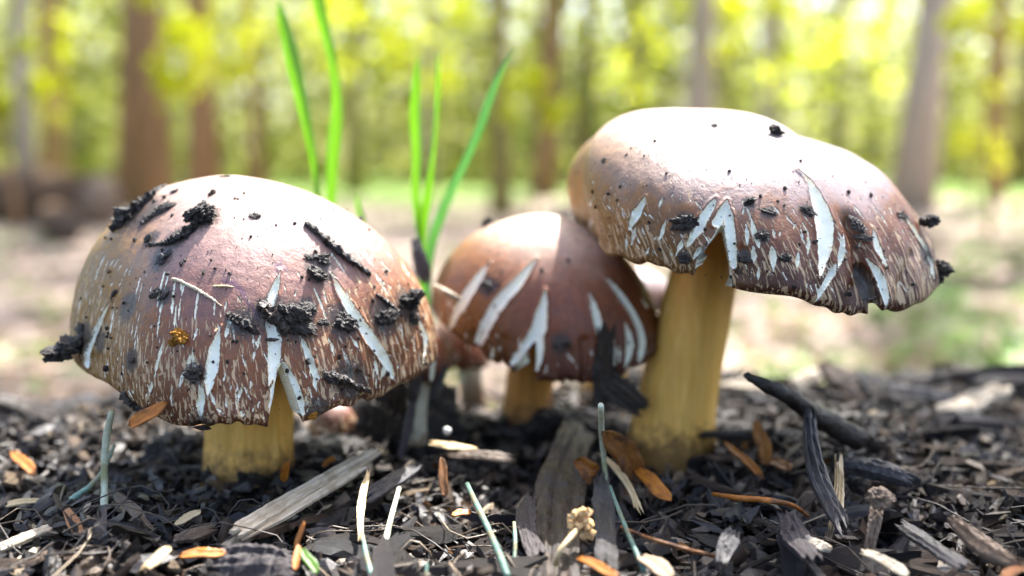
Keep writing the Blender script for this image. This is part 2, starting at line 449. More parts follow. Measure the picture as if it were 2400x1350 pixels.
def tree(px, wpx, Y, mname, label, height, crown_z, crown_r, lean=0., ncl=34, seed=0, base_dy=0., group=None):
    g = np.random.default_rng(100 + seed)
    x0 = (px - 1200) / FPX * Y
    z0 = float(ground_h(x0, Y)) - .05
    r0 = wpx / FPX * Y / 2
    t = empty('tree', (x0, Y, z0 + .05), label, 'tree', group)
    k = 16; s = np.linspace(0, 1, k)
    path = np.stack([lean * s * height + .03 * height * .15 * np.sin(s * 5 + seed), .02 * height * np.sin(s * 4 + seed * 2) * s, -.05 + s * height], -1)
    rad = r0 * (1 - .72 * s) * (1 + .5 * np.exp(-s * height / .25))
    obj('trunk', tmesh('trunk', path, rad, M[mname], 12, seed, .03), t)
    top = np.array([lean * height * .85, 0, crown_z])
    C, cc = clumps(g, top, np.array([crown_r, crown_r, (height * 1.12 - crown_z)]) * .9, ncl, 40, .38)
    for q in range(6):
        c = cc[q % len(cc)]; j = int(np.clip((c[2] - .3 * crown_r) / height * k, k // 3, k - 2))
        mid = (path[j] + c) / 2 + np.array([0, 0, .25])
        obj('limb', tmesh('limb', [path[j], mid, c], [rad[j] * .5, rad[j] * .34, .012], M[mname], 7), t)
    C = C[sun_clear(C + np.array([x0, Y, z0 + .05]))]
    V, F = leaves(C, .26, g)
    obj('crown', mesh('crown', V, F, [M['canopy']], False), t)
TREES = [  # px, width, Y, bark, label
    (62, 40, 5.2, 'trunk_grey', 'thin pale grey tree trunk at the far left edge of the wood', 11, 9, 2.2, 0.0),
    (322, 96, 6.2, 'trunk_brown', 'thick orange-brown tree trunk behind the left mushroom', 17, 15, 3.2, 0.0),
    (468, 62, 8.0, 'trunk_brown', 'dark brown tree trunk just right of the thick orange-brown one', 16, 13, 2.6, 0.005),
    (612, 26, 9.5, 'trunk_brown', 'slim brown tree trunk behind the tallest grass blade', 13, 11, 2.2, -.01),
    (1190, 40, 6.4, 'trunk_olive', 'slim olive tree trunk above the middle mushroom', 12, 10.5, 2., .004),
    (1292, 44, 10., 'trunk_brown', 'slender warm brown tree trunk left of the right mushroom cap', 15, 12, 2.4, .01),
    (1632, 66, 8.5, 'trunk_grey', 'grey-brown tree trunk rising behind the top of the right cap', 17, 14, 3., 0.),
    (1775, 44, 12., 'trunk_grey', 'faint grey tree trunk between the two stouter right-hand ones', 16, 13, 2.6, 0.),
    (2104, 78, 6.8, 'trunk_grey', 'stout pale beige tree trunk behind the right end of the big cap', 17, 15, 3.2, .075),
    (2325, 30, 9., 'trunk_brown', 'thin brown tree trunk near the right edge of the wood', 12, 10, 2., 0.),
    (150, 50, 11., 'trunk_brown', 'shaded brown tree trunk beyond the thin grey one on the left', 15, 12, 2.5, 0.),
    (850, 34, 13., 'trunk_olive', 'faint olive tree trunk behind the grass blades', 15, 12, 2.5, 0.),
    (1010, 26, 15., 'trunk_grey', 'far faint grey tree trunk behind the middle grass blade', 15, 12, 2.5, 0.),
    (1480, 30, 15., 'trunk_olive', 'far olive tree trunk above the left end of the right cap', 15, 12, 2.5, 0.),
    (1940, 34, 14., 'trunk_olive', 'far olive tree trunk left of the stout beige one', 15, 12, 2.5, 0.)]
for i, (px, wp, Y, mn, lb, h, cz, cr, ln) in enumerate(TREES):
    tree(px, wp, Y, mn, lb, h, cz, cr, ln, 34, i)

def sapling(px, py, Y, rpx, nleaf, label, seed, size=.075, rz=1.):
    """young understorey tree: thin stem, twigs and a loose crown of yellow-green leaves centred on a photo point"""
    g = np.random.default_rng(300 + seed)
    c = pt(px, py, Y)
    z0 = float(ground_h(c[0], Y))
    t = empty('sapling', (c[0], Y, z0), label, 'sapling', None)
    r = rpx / FPX * Y
    cz = c[2] - z0
    hgt = cz + r * .8 * rz
    s = np.linspace(0, 1, 9)
    path = np.stack([.08 * np.sin(s * 4 + seed) * s, .08 * np.cos(s * 3 + seed) * s, -.03 + s * hgt], -1)
    obj('trunk', tmesh('trunk', path, .016 * (1.1 - .8 * s), M['trunk_brown'], 8, seed, .05), t)
    ctr = np.array([0, 0, cz])
    C, cc = clumps(g, ctr, np.array([r, r * .8, r * rz]), max(6, nleaf // 22), 26, r * .13)
    for q in range(min(6, len(cc))):
        j = int(np.clip((cc[q][2] - .1) / hgt * 9, 2, 7))
        obj('limb', tmesh('limb', [path[j], (path[j] + cc[q]) / 2 + [0, 0, .03], cc[q]], [.007, .005, .002], M['trunk_brown'], 5), t)
    V, F = leaves(C, size, g, .8)
    obj('crown', mesh('crown', V, F, [M['sap']], False), t)
SAPS = [(420, 70, 4.6, 150, 420, 'bright yellow-green sapling overlapping the thick orange-brown trunk', 1.),
        (560, 130, 6.5, 120, 300, 'yellow-green sapling between the brown trunks and the tallest grass blade', 1.),
        (20, 190, 4.2, 70, 160, 'yellow-green sapling cut off by the left edge of the picture', 1.6),
        (130, 120, 6., 110, 260, 'light green sapling beside the thin pale grey trunk', 1.3),
        (90, 260, 7., 80, 130, 'low sparse sapling over the log pile at the left', .8),
        (1250, 230, 5.4, 80, 190, 'bright yellow sapling right of the slim olive trunk', 1.1),
        (1345, 260, 6.2, 80, 170, 'yellow-green sapling at the left end of the right cap', 1.1),
        (1700, 40, 8., 120, 260, 'pale yellow-green sapling between the grey trunks above the right cap', .8),
        (1830, 130, 11., 130, 260, 'hazy green sapling beyond the pale yellow-green one above the right cap', 1.),
        (2340, 120, 4.4, 120, 300, 'mid green sapling at the right edge of the picture', 1.3),
        (2290, 330, 7., 90, 170, 'olive-green sapling low beside the stout beige trunk', 1.),
        (1010, 120, 9., 170, 330, 'large soft green sapling behind the middle grass blades', .8),
        (800, 60, 11., 150, 260, 'soft olive-green sapling at the top behind the second grass blade', .8),
        (1480, 130, 12., 150, 240, 'soft green sapling above the left end of the right cap', .9),
        (2000, 90, 13., 150, 260, 'hazy pale green sapling left of the stout beige trunk', .9)]
for i, (px, py, Y, rp, nl, lb, rz) in enumerate(SAPS):
    sapling(px, py, Y, rp, nl, lb, i, .07 if Y < 8 else .11, rz)

def far_wood():
    g = np.random.default_rng(5)
    n = 115000
    Y = g.uniform(18, 46, n); X = g.uniform(-1, 1, n) * (Y * .85 + 5)
    Z = -.2 + np.abs(g.normal(size=n)) * 5
    cl = np.sin(X * .55 + Y * .3) + np.sin(X * .23 - Y * .5 + 1) + np.sin(Z * .9 + X * .4)
    k = (cl > -1.15) & (Z < 15)
    C = np.stack([X, Y, Z], -1)[k]
    C = C[sun_clear(C, .6)]
    V, F = leaves(C, .36, g, .6)
    pal = np.array([(.44, .48, .045), (.52, .54, .12), (.22, .26, .03), (.56, .56, .22), (.15, .14, .05)])
    tint = np.repeat(pal[g.integers(0, len(pal), len(C))], 4, 0)
    o = obj('far_woodland', mesh('far_woodland', V, F, [M['farleaf']], False, {'tint': tint}))
    tag(o, 'soft mass of pale green woodland leaves far behind everything', 'woodland', None, 'stuff')
    # far trunks that can still be told from the leaves
    for i in range(26):
        Y = g.uniform(17, 30); px = g.uniform(-40, 2440)
        x = (px - 1200) / FPX * Y; h = g.uniform(9, 14); r = g.uniform(.08, .17)
        z0 = float(ground_h(x, Y))
        t = empty('tree', (x, Y, z0), 'far faint tree trunk lost in the blur of the woodland', 'tree', 'far tree trunks in the blur')
        s = np.linspace(0, 1, 6)
        obj('trunk', tmesh('trunk', np.stack([.2 * np.sin(s * 3 + i), 0 * s, -.1 + s * h], -1), r * (1 - .6 * s), M[['trunk_grey', 'trunk_olive', 'trunk_brown'][i % 3]], 8, i, .04), t)
        C, _ = clumps(g, np.array([0, 0, h]), np.array([2., 2., 2.4]), 10, 22, .5)
        V, F = leaves(C[sun_clear(C + [x, Y, z0])], .34, g)
        obj('crown', mesh('crown', V, F, [M['canopy']], False), t)
far_wood()

def log(p0, p1, r, label, mname='trunk_brown', seed=0):
    s = np.linspace(0, 1, 9)[:, None]
    P = np.array(p0) * (1 - s) + np.array(p1) * s
    c = P.mean(0)
    o = empty('fallen_log', c, label, 'log', None)
    obj('bark', tmesh('bark', P - c, r * (1 - .15 * s[:, 0]), M[mname], 14, seed, .05), o)
    d = (P[-1] - P[0]) / np.linalg.norm(P[-1] - P[0])
    obj('cut_end', tmesh('cut_end', [P[-1] - c, P[-1] - c + d * .006], [r * .78, r * .76], M['wood'], 14), o)
for i, (a, b, Y, r, lb) in enumerate([((-60, 0), (280, 0), 4.6, .14, 'long brown log lying behind the left mushroom at the left edge'),
                                   ((40, 0), (215, 0), 3.7, .07, 'shorter brown log in front of the long log on the left')]):
    z = float(ground_h((a[0] - 1200) / FPX * Y, Y)) + r * .9
    log(((a[0] - 1200) / FPX * Y, Y + .3, z), ((b[0] - 1200) / FPX * Y, Y - .2, z), r, lb, 'log', i)
def lump(name, size, seed, m, sub=3, f=2.2, amp=.25):
    import bmesh
    bm = bmesh.new(); bmesh.ops.create_icosphere(bm, subdivisions=sub, radius=1.)
    V = np.array([v.co[:] for v in bm.verts]); F = [[v.index for v in f_.verts] for f_ in bm.faces]; bm.free()
    V = V * (1 + amp * wob(V, f, seed) + amp * .5 * wob(V, f * 2.7, seed + 1))[:, None] * np.asarray(size)
    return mesh(name, V, F, [m], True)
p = pt(1315, 480, 4.0); o = obj('stump', lump('stump', (.085, .085, .07), 60, M['bark'], 3, 3.), None, (p[0], 4., float(ground_h(p[0], 4.)) + .03))
tag(o, 'dark rotten stump on the pale ground left of the right mushroom', 'stump')

def weed(px, py, Y, h, nl, label, seed, group=None):
    g = np.random.default_rng(500 + seed)
    x = (px - 1200) / FPX * Y
    z0 = float(ground_h(x, Y))
    t = empty('weed', (x, Y, z0), label, 'weed', group)
    A = Acc()
    B = Acc()
    for k in range(nl):
        a = g.uniform(0, 2 * PI); rr = h * g.uniform(.15, .75); zz = h * g.uniform(.35, 1.)
        tip = np.array([math.cos(a) * rr, math.sin(a) * rr, zz])
        A.add(*tube([[0, 0, -.004], tip * [.4, .4, .7], tip], [.0012, .001, .0006], 4, close=False))
        L = h * g.uniform(.22, .4); d = np.array([math.cos(a), math.sin(a), g.uniform(-.3, .3)]); d /= np.linalg.norm(d)
        e = np.cross(d, [0, 0, 1.]); e /= np.linalg.norm(e); n = np.cross(e, d)
        u = np.linspace(0, 1, 6); wd = np.sin(np.clip(u * 1.06, 0, 1) ** .8 * PI) * L * .38
        mid = tip + d * (u * L)[:, None] - n * (u ** 2 * L * .2)[:, None]
        V = np.concatenate([mid + e * wd[:, None] + n * wd[:, None] * .25, mid, mid - e * wd[:, None] + n * wd[:, None] * .25])
        i = np.arange(5)
        F = np.concatenate([np.stack([i, i + 1, i + 7, i + 6], -1), np.stack([i + 6, i + 7, i + 13, i + 12], -1)])
        B.add(V, F)
    obj('stem', A.mesh('stem', [M['weed']]), t)
    obj('foliage', B.mesh('foliage', [M['weed']]), t)
g = np.random.default_rng(12)
WEEDS = [(1985, 790, 1.05, .055, 12), (2345, 760, 1.3, .13, 26), (2290, 800, 1.2, .09, 18), (2120, 840, 1.0, .05, 12), (1760, 800, 1.1, .05, 12), (1850, 820, 1.2, .05, 14),
         (2230, 700, 1.9, .12, 20), (2060, 740, 1.7, .08, 16), (2380, 860, .9, .05, 12), (150, 900, .72, .04, 12), (60, 905, .75, .05, 12), (215, 930, .70, .035, 10), (1700, 700, 2.1, .08, 14), (2400, 640, 2.4, .2, 26)]
WEED_LABELS = ['small green weed on the pale ground under the right lobe of the big cap', 'tall leafy green weed near the right edge beyond the mulch', 'bushy green weed just left of the tall leafy one at the right', 'low green weed on the ground behind the dark stub', 'small green weed right of the ochre stem, beyond the mulch',
    'low green weed above the dark branch', 'broad green weed farther back, right of the big cap', 'green weed directly below the right tip of the big cap', 'tiny green weed at the right edge close to the mulch', 'green weed left of the left mushroom, between two lower ones', 'small green weed at the left edge behind the mulch', 'tiny green weed nearest the left rim of the left cap', 'far green weed seen just right of the ochre stem', 'largest green weed, far back at the right edge']
for i, (px, py, Y, h, nl) in enumerate(WEEDS):
    weed(px, py, Y, h, nl, WEED_LABELS[i], i, 'green weeds on the ground beyond the mulch')

def leaf_litter():
    g = np.random.default_rng(31)
    n = 9000
    Y = .75 * (14 / .75) ** g.random(n); X = g.uniform(-1, 1, n) * (Y * .6 + .2)
    C = np.stack([X, Y, ground_h(X, Y) + .006], -1)
    V, F = leaves(C, .045, g, 2.5)
    pal = np.array([(.36, .26, .18), (.44, .35, .27), (.24, .15, .09), (.38, .32, .28), (.16, .24, .04)])
    tint = np.repeat(pal[g.integers(0, len(pal), n)], 4, 0)
    o = obj('leaf_litter', mesh('leaf_litter', V, F, [M['farleaf']], False, {'tint': tint}))
    tag(o, 'pale dry leaf litter strewn over the sunlit forest floor', 'leaf litter', None, 'stuff')
leaf_litter()

# ------------------------------------------------------------------ mushrooms
def four(c, th):
    o = np.full_like(th, c[0]); n = (len(c) - 1) // 2
    for k in range(1, n + 1): o = o + c[2 * k - 1] * np.cos(k * th) + c[2 * k] * np.sin(k * th)
    return o
class Cap:
    """cap surface: angle th around the rim, u from the apex (0) to the rim (1), then an inrolled lip"""
    def __init__(s, q, cy, nth=860, nu=230, nl=16, lip=.0022, dents=(), seed=0, full=0.):
        q = np.array(q); s.q = q; s.cy = cy
        s.c = q[:4]; s.Rc = q[4:13]; s.Zc = q[13:20]; s.Ac = q[20:25]; s.Bc = q[25:30]
        f = np.linspace(0, 1, nth, endpoint=False)
        # more columns on the half that faces the camera
        t = np.linspace(0, 2 * PI, 4000); dn = 1 + 1.1 * np.clip(-np.sin(t), -.45, 1); cu = np.cumsum(dn); cu = (cu - cu[0]) / (cu[-1] - cu[0])
        s.th = np.interp(f, cu, t); s.nth = nth
        s.u = np.concatenate([np.linspace(0.004, 1, nu) ** .92, np.zeros(nl)]); s.nu = nu; s.nl = nl
        T = s.th[:, None]
        R, Z, A, B = (four(c, T) for c in (s.Rc, s.Zc, s.Ac, s.Bc))
        full_ = full * np.exp(-(((T + .85 + PI) % (2 * PI) - PI) / .75) ** 2); A = A - full_; B = B - .8 * full_
        rimw = .0006 * np.sin(T * 7 + 2.2 * np.sin(T * 3 + seed)) + .0004 * np.sin(T * 17 + 3 * np.sin(T * 5 + seed)) + .00022 * np.sin(T * 43 + 4 * np.sin(T * 9))
        u = s.u[None, :nu]; ph = u * PI / 2; sn, co = np.sin(ph), np.cos(ph)
        r = R * sn ** A + rimw * u ** 6; z = Z + (s.c[1] - Z) * co ** B + rimw * u ** 8 * 1.2
        psi = np.linspace(0, 2.4, nl + 1)[None, 1:]
        r2 = R + rimw - lip * (1 - np.cos(psi)); z2 = Z + rimw * 1.2 - lip * np.sin(psi)
        cc = np.concatenate([co * np.ones_like(T), np.zeros((nth, nl))], 1)
        r = np.concatenate([r, r2], 1); z = np.concatenate([z, z2], 1)
        s.P = np.stack([s.c[0] + r * np.cos(T) + s.c[2] * cc, cy + r * np.sin(T) + s.c[3] * cc, z], -1)
        s.U = np.concatenate([np.repeat(s.u[None, :nu], nth, 0), np.repeat(1 + psi * .06, nth, 0)], 1)
        for x_, y_, rx_, ry_, dz in dents:   # soft humps and hollows of the cap
            s.P[..., 2] += dz * np.exp(-((s.P[..., 0] - x_) / rx_) ** 2 - ((s.P[..., 1] - y_) / ry_) ** 2) * np.clip((1.02 - s.U) / .25, 0, 1)
        s.P = s.P + .00035 * wob(s.P, 160, seed)[..., None] * np.array([0, 0, 1.])
        s.R, s.Z = R, Z
        s.rim = s.P[:, nu - 1]; s.end = s.P[:, -1]
        s.normals()
        s.sd = np.full(s.P.shape[:2], .004); s.stain = np.zeros(s.P.shape[:2]); s.cid = np.full(s.P.shape[:2], -1)
        s.front = None; s.foldw = np.zeros(s.P.shape[:2]); s.dirt = np.zeros(s.P.shape[:2]); s.ridge = np.zeros(s.P.shape[:2])
        s.P0 = s.P.copy()
    def normals(s):
        P = s.P
        du = np.gradient(P, axis=1); dt = np.roll(P, -1, 0) - np.roll(P, 1, 0)
        N = np.cross(du, dt); N /= np.linalg.norm(N, axis=-1)[..., None] + 1e-12
        up = N[:, s.nu // 4, 2].mean()
        s.N = N if up > 0 else -N
    def screen(s):
        X, Y, D = proj(s.P0); V = s.P0 - np.array([0, 0, CAM_Z])
        s.front = np.sum(V * s.N, -1) < 0
        s.X, s.Y, s.D = X, Y, D
    def locate(s, px, py):
        """surface point seen at a photo pixel"""
        if s.front is None: s.screen()
        d = (s.X - px) ** 2 + (s.Y - py) ** 2 + np.where(s.front, 0, 1e9)
        i = np.unravel_index(np.argmin(d), d.shape)
        # pixel offset inside the cell is restored along the image plane
        off = np.array([(px - s.X[i]), 0, -(py - s.Y[i])]) * s.D[i] / FPX
        if d[i] > 36: off *= 0
        return s.P0[i] + off, s.N[i], s.D[i], i
    def crack(s, pts, cid=-1, stain=False, deep=1.):
        """pts: (px, py, full width in px)"""
        L = [s.locate(p[0], p[1]) for p in pts]
        P = np.array([l[0] for l in L]); W = np.array([p[2] * l[2] / FPX / 2 for p, l in zip(pts, L)])
        s.crack3(P, W, cid, stain)
    def crack3(s, P, W, cid=-1, stain=False):
        lo, hi = P.min(0) - W.max() - .0025, P.max(0) + W.max() + .0025
        m = np.all((s.P0 > lo) & (s.P0 < hi), -1)
        if not m.any(): return
        Q = s.P0[m]; best = np.full(len(Q), .01)
        for a, b, wa, wb in zip(P[:-1], P[1:], W[:-1], W[1:]):
            ab = b - a; t = np.clip(((Q - a) @ ab) / (ab @ ab + 1e-14), 0, 1)
            ww = wa + (wb - wa) * (t * t * (3 - 2 * t) * .5 + t * .5)
            d = np.linalg.norm(Q - a - t[:, None] * ab, axis=1) - ww
            best = np.minimum(best, d)
        if stain:
            st = np.clip(.5 - best / .0012, 0, 1); s.stain[m] = np.maximum(s.stain[m], st); return
        jit = .00012 * wob(Q, 2600, 5) + .00013 * wob(Q, 6200, 6)
        best = best + jit
        cur = s.sd[m]; s.ridge[m] = np.where(best < cur, np.clip((W.max() - .0004) / .0008, 0, 1), s.ridge[m]); s.cid[m] = np.where((best < cur) & (cid >= 0), cid, s.cid[m]); s.sd[m] = np.minimum(cur, best)
    def streaks(s, n, seed, ulo=.6, th0=-PI, th1=0., lmax=.006):
        g = np.random.default_rng(seed)
        for _ in range(n):
            th = g.uniform(th0, th1) % (2 * PI); u = 1 - (1 - ulo) * g.random() ** 1.5 - .015
            L = g.uniform(.12, 1) ** 2.4 * lmax * (.35 + .65 * (1 - u) / (1 - ulo)) + .0008
            i = int(np.argmin(np.abs(s.th - th)))
            arc = np.linalg.norm(np.diff(s.P0[i, :s.nu], axis=0), axis=1).sum()
            j0 = int((u - L / arc / 2) * s.nu); j1 = int((u + L / arc / 2) * s.nu)
            j0 = max(5, j0); j1 = min(s.nu + 4, j1)
            if j1 - j0 < 3: continue
            sk = g.integers(-5, 6); jj = np.linspace(j0, j1, 5).astype(int); ii = (i + np.linspace(0, sk, 5)).astype(int) % s.nth
            wd = L * g.uniform(.018, .045) + .00005
            s.crack3(s.P0[ii, jj], np.array([.1, .7, 1., .75, .1]) * wd)
    def groove(s, pts, wpx, depth, lift=0.):
        """soft valley between two lobes of the cap"""
        L = [s.locate(*p_) for p_ in pts]; P = np.array([l[0] for l in L]); w = wpx * L[0][2] / FPX
        m = np.all((s.P0 > P.min(0) - 3 * w) & (s.P0 < P.max(0) + 3 * w), -1) & (s.P0[..., 1] < s.cy + .01)
        Q = s.P0[m]; best = np.full(len(Q), 1.)
        for a, b in zip(P[:-1], P[1:]):
            ab = b - a; t = np.clip(((Q - a) @ ab) / (ab @ ab), 0, 1); best = np.minimum(best, np.linalg.norm(Q - a - t[:, None] * ab, axis=1))
        e = np.exp(-(best / w) ** 2)
        s.P[m] -= s.N[m] * (depth * e)[:, None]
        s.P[m] += np.array([0, 0, 1.]) * (lift * e * np.clip((s.U[m] - .8) / .2, 0, 1))[:, None]
    def notch(s, poly):
        """opening torn through the rim: photo polygon"""
        if s.front is None: s.screen()
        P = np.array(poly, float); n = len(P)
        X, Y = s.X, s.Y
        inside = np.zeros(X.shape, bool); dist = np.full(X.shape, 1e9); gx = np.zeros(X.shape); gy = np.zeros(X.shape)
        for k in range(n):
            a, b = P[k], P[(k + 1) % n]
            c = (a[1] > Y) != (b[1] > Y)
            xi = (b[0] - a[0]) * (Y - a[1]) / (b[1] - a[1] + 1e-9) + a[0]
            inside ^= c & (X < xi)
            ab = b - a; t = np.clip(((X - a[0]) * ab[0] + (Y - a[1]) * ab[1]) / (ab @ ab), 0, 1)
            qx, qy = a[0] + t * ab[0] - X, a[1] + t * ab[1] - Y; d = np.hypot(qx, qy)
            m = d < dist; dist = np.where(m, d, dist); gx = np.where(m, qx, gx); gy = np.where(m, qy, gy)
        near = s.P0[..., 1] < s.cy
        ok = near & (s.U > .4)
        snap = ok & (dist < 2.6)
        s.P[snap] += np.stack([gx, np.zeros_like(gx), -gy], -1)[snap] * (s.D[snap] / FPX)[:, None]
        s.hole |= ok & inside & ~snap
        s.edge |= snap
        s.holepoly.append(P)
    hole = None
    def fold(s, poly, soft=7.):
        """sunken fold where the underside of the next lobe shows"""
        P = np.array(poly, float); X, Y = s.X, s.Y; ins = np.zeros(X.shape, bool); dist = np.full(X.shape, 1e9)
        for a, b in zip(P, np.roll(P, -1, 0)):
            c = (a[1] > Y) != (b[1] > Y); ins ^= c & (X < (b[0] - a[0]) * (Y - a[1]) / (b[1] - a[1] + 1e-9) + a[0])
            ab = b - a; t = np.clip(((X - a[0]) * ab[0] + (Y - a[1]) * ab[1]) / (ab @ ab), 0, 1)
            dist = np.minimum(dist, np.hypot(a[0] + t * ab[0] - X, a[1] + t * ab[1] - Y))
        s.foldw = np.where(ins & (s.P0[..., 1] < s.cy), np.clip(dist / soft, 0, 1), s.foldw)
    def build(s, parent, m, fleshes, nocarve=False):
        """recess the splits, then write the cap mesh and one mesh per large split"""
        D = np.clip(-s.sd, 0, None)
        dep = .0013 * (1 - np.exp(-D / .0006)) - .00034 * s.ridge * np.exp(-((s.sd - .00025) / .0003) ** 2)
        s.P = s.P - s.N * (dep + s.foldw * .0035)[..., None]
        side = np.clip((-np.cos(s.th) - .15) / .75, 0, 1)[:, None] * np.clip((s.U - .25) / .3, 0, 1)
        b = s.nu + s.nl
        F = grid_faces(s.nth, b, True)
        V = s.P.reshape(-1, 3)
        # apex closes with one extra vertex
        hole = s.hole.ravel() if s.hole is not None else np.zeros(len(V), bool)
        cid = s.cid.ravel(); sd = s.sd.ravel()
        kill = hole[F].any(1)
        Fk = F[~kill]
        inner = (sd[Fk] < -.00012).all(1)
        cmax = cid[Fk].max(1); same = inner & (cid[Fk].min(1) == cmax) & (cmax >= 0)
        skin = Fk[~same]
        at = {'u': s.U.ravel(), 'flesh': np.clip(sd * 1000, -3, 3), 'stain': s.stain.ravel(), 'fold': s.foldw.ravel(), 'dirt': s.dirt.ravel(), 'side': side.ravel(),
              'arc': np.stack([(s.th[:, None] * s.c[0] * 0 + s.th[:, None] * s.Rc[0] + 0 * s.U), s.U * .06, 0 * s.U], -1).reshape(-1, 3)}
        V2 = np.concatenate([V, s.P[:, 0].mean(0)[None]])
        at = {k: np.concatenate([v, v[:1] * (0 if k == 'u' else 1)]) for k, v in at.items()}
        faces = [skin]
        ap = len(V); i = np.arange(s.nth) * b
        apex = np.stack([i, np.roll(i, -1), np.full(s.nth, ap), np.full(s.nth, ap)], -1)
        if kill.any():   # flesh walls along the torn edge
            E = np.concatenate([Fk[:, [0, 1]], Fk[:, [1, 2]], Fk[:, [2, 3]], Fk[:, [3, 0]]])
            key = np.sort(E, 1); _, inv, cnt = np.unique(key[:, 0] * len(V) + key[:, 1], return_inverse=True, return_counts=True)
            kk = F[kill]; dead = np.zeros(len(V), bool); dead[kk.ravel()] = True
            be = E[(cnt[inv] == 1)]; be = be[dead[be].all(1)]
            ids = np.unique(be); new = np.full(len(V), -1); new[ids] = len(V2) + np.arange(len(ids))
            Nn = s.N.reshape(-1, 3)[ids]
            Vn = V[ids] - Nn * .0055
            V2 = np.concatenate([V2, Vn])
            for k in at:
                src = at[k][ids].copy()
                if k == 'flesh': src[:] = -2
                at[k] = np.concatenate([at[k], src])
            at['flesh'][ids] = np.minimum(at['flesh'][ids], -.5)
            faces.append(np.stack([be[:, 1], be[:, 0], new[be[:, 0]], new[be[:, 1]]], -1))
        allF = np.concatenate(faces)
        # apex triangles go in as a small separate fan list through a tiny hidden ring: use quads with the first ring doubled
        tri = np.stack([i, np.roll(i, -1)], -1)
        me = mesh('cap', V2, allF, [m], True, at)
        import bmesh
        o = obj('cap', me, parent)
        bm = bmesh.new(); bm.from_mesh(me); bm.verts.ensure_lookup_table()
        for a_, b_ in tri.tolist():
            f = bm.faces.new((bm.verts[a_], bm.verts[b_], bm.verts[ap])); f.smooth = True
        loose = [v for v in bm.verts if not v.link_faces]
        bmesh.ops.delete(bm, geom=loose, context='VERTS')
        bmesh.ops.recalc_face_normals(bm, faces=bm.faces)
        bm.to_mesh(me); bm.free()
        for c in range(fleshes):
            Fc = Fk[same & (cmax == c)]
            if len(Fc) < 6: continue
            ids, inv = np.unique(Fc, return_inverse=True)
            obj('flesh_split', mesh('flesh_split', V[ids], inv.reshape(-1, 4), [M['flesh']]), o)
        return o
    def gills(s, parent, sx, sy, sz, sr, m, n=150, vault=0., cut=.010):
        k = 2 * n; th = np.linspace(0, 2 * PI, k, endpoint=False)
        E = np.stack([np.interp(th, np.append(s.th, 2 * PI), np.append(s.end[:, a], s.end[0, a])) for a in range(3)], -1)
        C = np.array([sx, sy, 0]); top = sz - .0005
        q = np.linspace(0, 1, 7)[None, :, None]
        I = np.stack([sx + sr * np.cos(th), sy + sr * np.sin(th), np.full(k, top)], -1)
        G = E[:, None] * (1 - q) + I[:, None] * q
        G[..., 2] = E[:, None, 2] + (top - E[:, None, 2]) * np.sin(q[..., 0] * PI / 2)
        G[..., 2] += vault * np.sin(q[..., 0] * PI) ** .7
        G[1::2, 1:-1, 2] -= .0022
        F = grid_faces(k, 7, True)
        X, Y, _ = proj(G)
        V = G.reshape(-1, 3)
        if s.hole is not None and s.holepoly:
            kill = np.zeros(X.shape, bool)
            for P in s.holepoly:
                x0, x1 = P[:, 0].min(), P[:, 0].max()
                kill |= (X > x0 - 4) & (X < x1 + 4) & (G[..., 1] < s.cy - cut)
            F = F[~kill.ravel()[F].any(1)]
        obj('gills', mesh('gills', V, F, [m], False), parent)
    def open_holes(s):
        s.hole = np.zeros(s.P.shape[:2], bool); s.edge = np.zeros(s.P.shape[:2], bool); s.holepoly = []

def stem(parent, pts, m, n=72, seed=0, name='stem'):
    """pts: list of (centre xyz, radius)"""
    c = np.array([p[0] for p in pts], float); r = np.array([p[1] for p in pts], float)
    k = 46; t = np.linspace(0, 1, len(c)); s = np.linspace(0, 1, k)
    from_ = [np.interp(s, t, c[:, a]) for a in range(3)]
    # smooth the piecewise path
    P = np.stack(from_, -1); R = np.interp(s, t, r)
    for _ in range(6):
        P[1:-1] = (P[:-2] + 2 * P[1:-1] + P[2:]) / 4; R[1:-1] = (R[:-2] + 2 * R[1:-1] + R[2:]) / 4
    a = np.linspace(0, 2 * PI, n, endpoint=False)
    g = np.random.default_rng(seed)
    rib = sum(g.uniform(.003, .012) * np.sin(f * a + g.uniform(0, 6)) for f in (2, 3, 5, 9, 14, 23, 31))
    rr = R[:, None] * (1 + rib[None] + .012 * np.sin(a[None] * 3 + s[:, None] * 5 + seed) + .006 * g.normal(size=(1, n)))
    V = np.stack([P[:, None, 0] + rr * np.cos(a), P[:, None, 1] + rr * np.sin(a), np.repeat(P[:, None, 2], n, 1)], -1)
    F = grid_faces(n, k, True)
    V = V.transpose(1, 0, 2).reshape(-1, 3)
    return obj(name, mesh(name, V, F, [m]), parent)

Q = {'left': [-0.06562, 0.08062, -0.00444, -0.0016, 0.04467, 0.00016, 0.00213, -0.00035, -0.00222, 0.00024, 0.00037, 0.00239, -0.00014, 0.03729, -0.00156, 0.00732, -0.00029, -0.00016, 0.00106, -0.00036, 1.03794, 0.03885, 0.00612, 0.03768, 0.09102, 1.09654, -0.01771, -0.08868, -0.15561, 0.02869],
     'mid': [0.01043, 0.06879, -0.00133, -0.00318, 0.03423, 0.00093, 0.00105, 0.00049, -0.00011, -0.00199, -0.00042, -0.00177, -0.00075, 0.03553, -0.00242, 0.0056, 0.00259, 0.0004, 0.00066, -0.00132, 1.08037, 0.02584, -0.15893, 0.03551, 0.056, 1.04231, 0.08173, 0.03094, -0.08362, -0.00048],
     'right': [0.06631, 0.0988, -0.01865, 0.00504, 0.05239, -0.00052, -0.00103, -0.00447, -0.00054, 0.00465, 0.00287, -0.003, 0.00155, 0.06143, -0.00263, 0.00442, 0.00212, 0.00114, 0.00241, -0.0, 1.05283, 0.05236, 0.12871, -0.02792, -0.08268, 0.94428, -0.00237, 0.0609, -0.08965, -0.02668]}
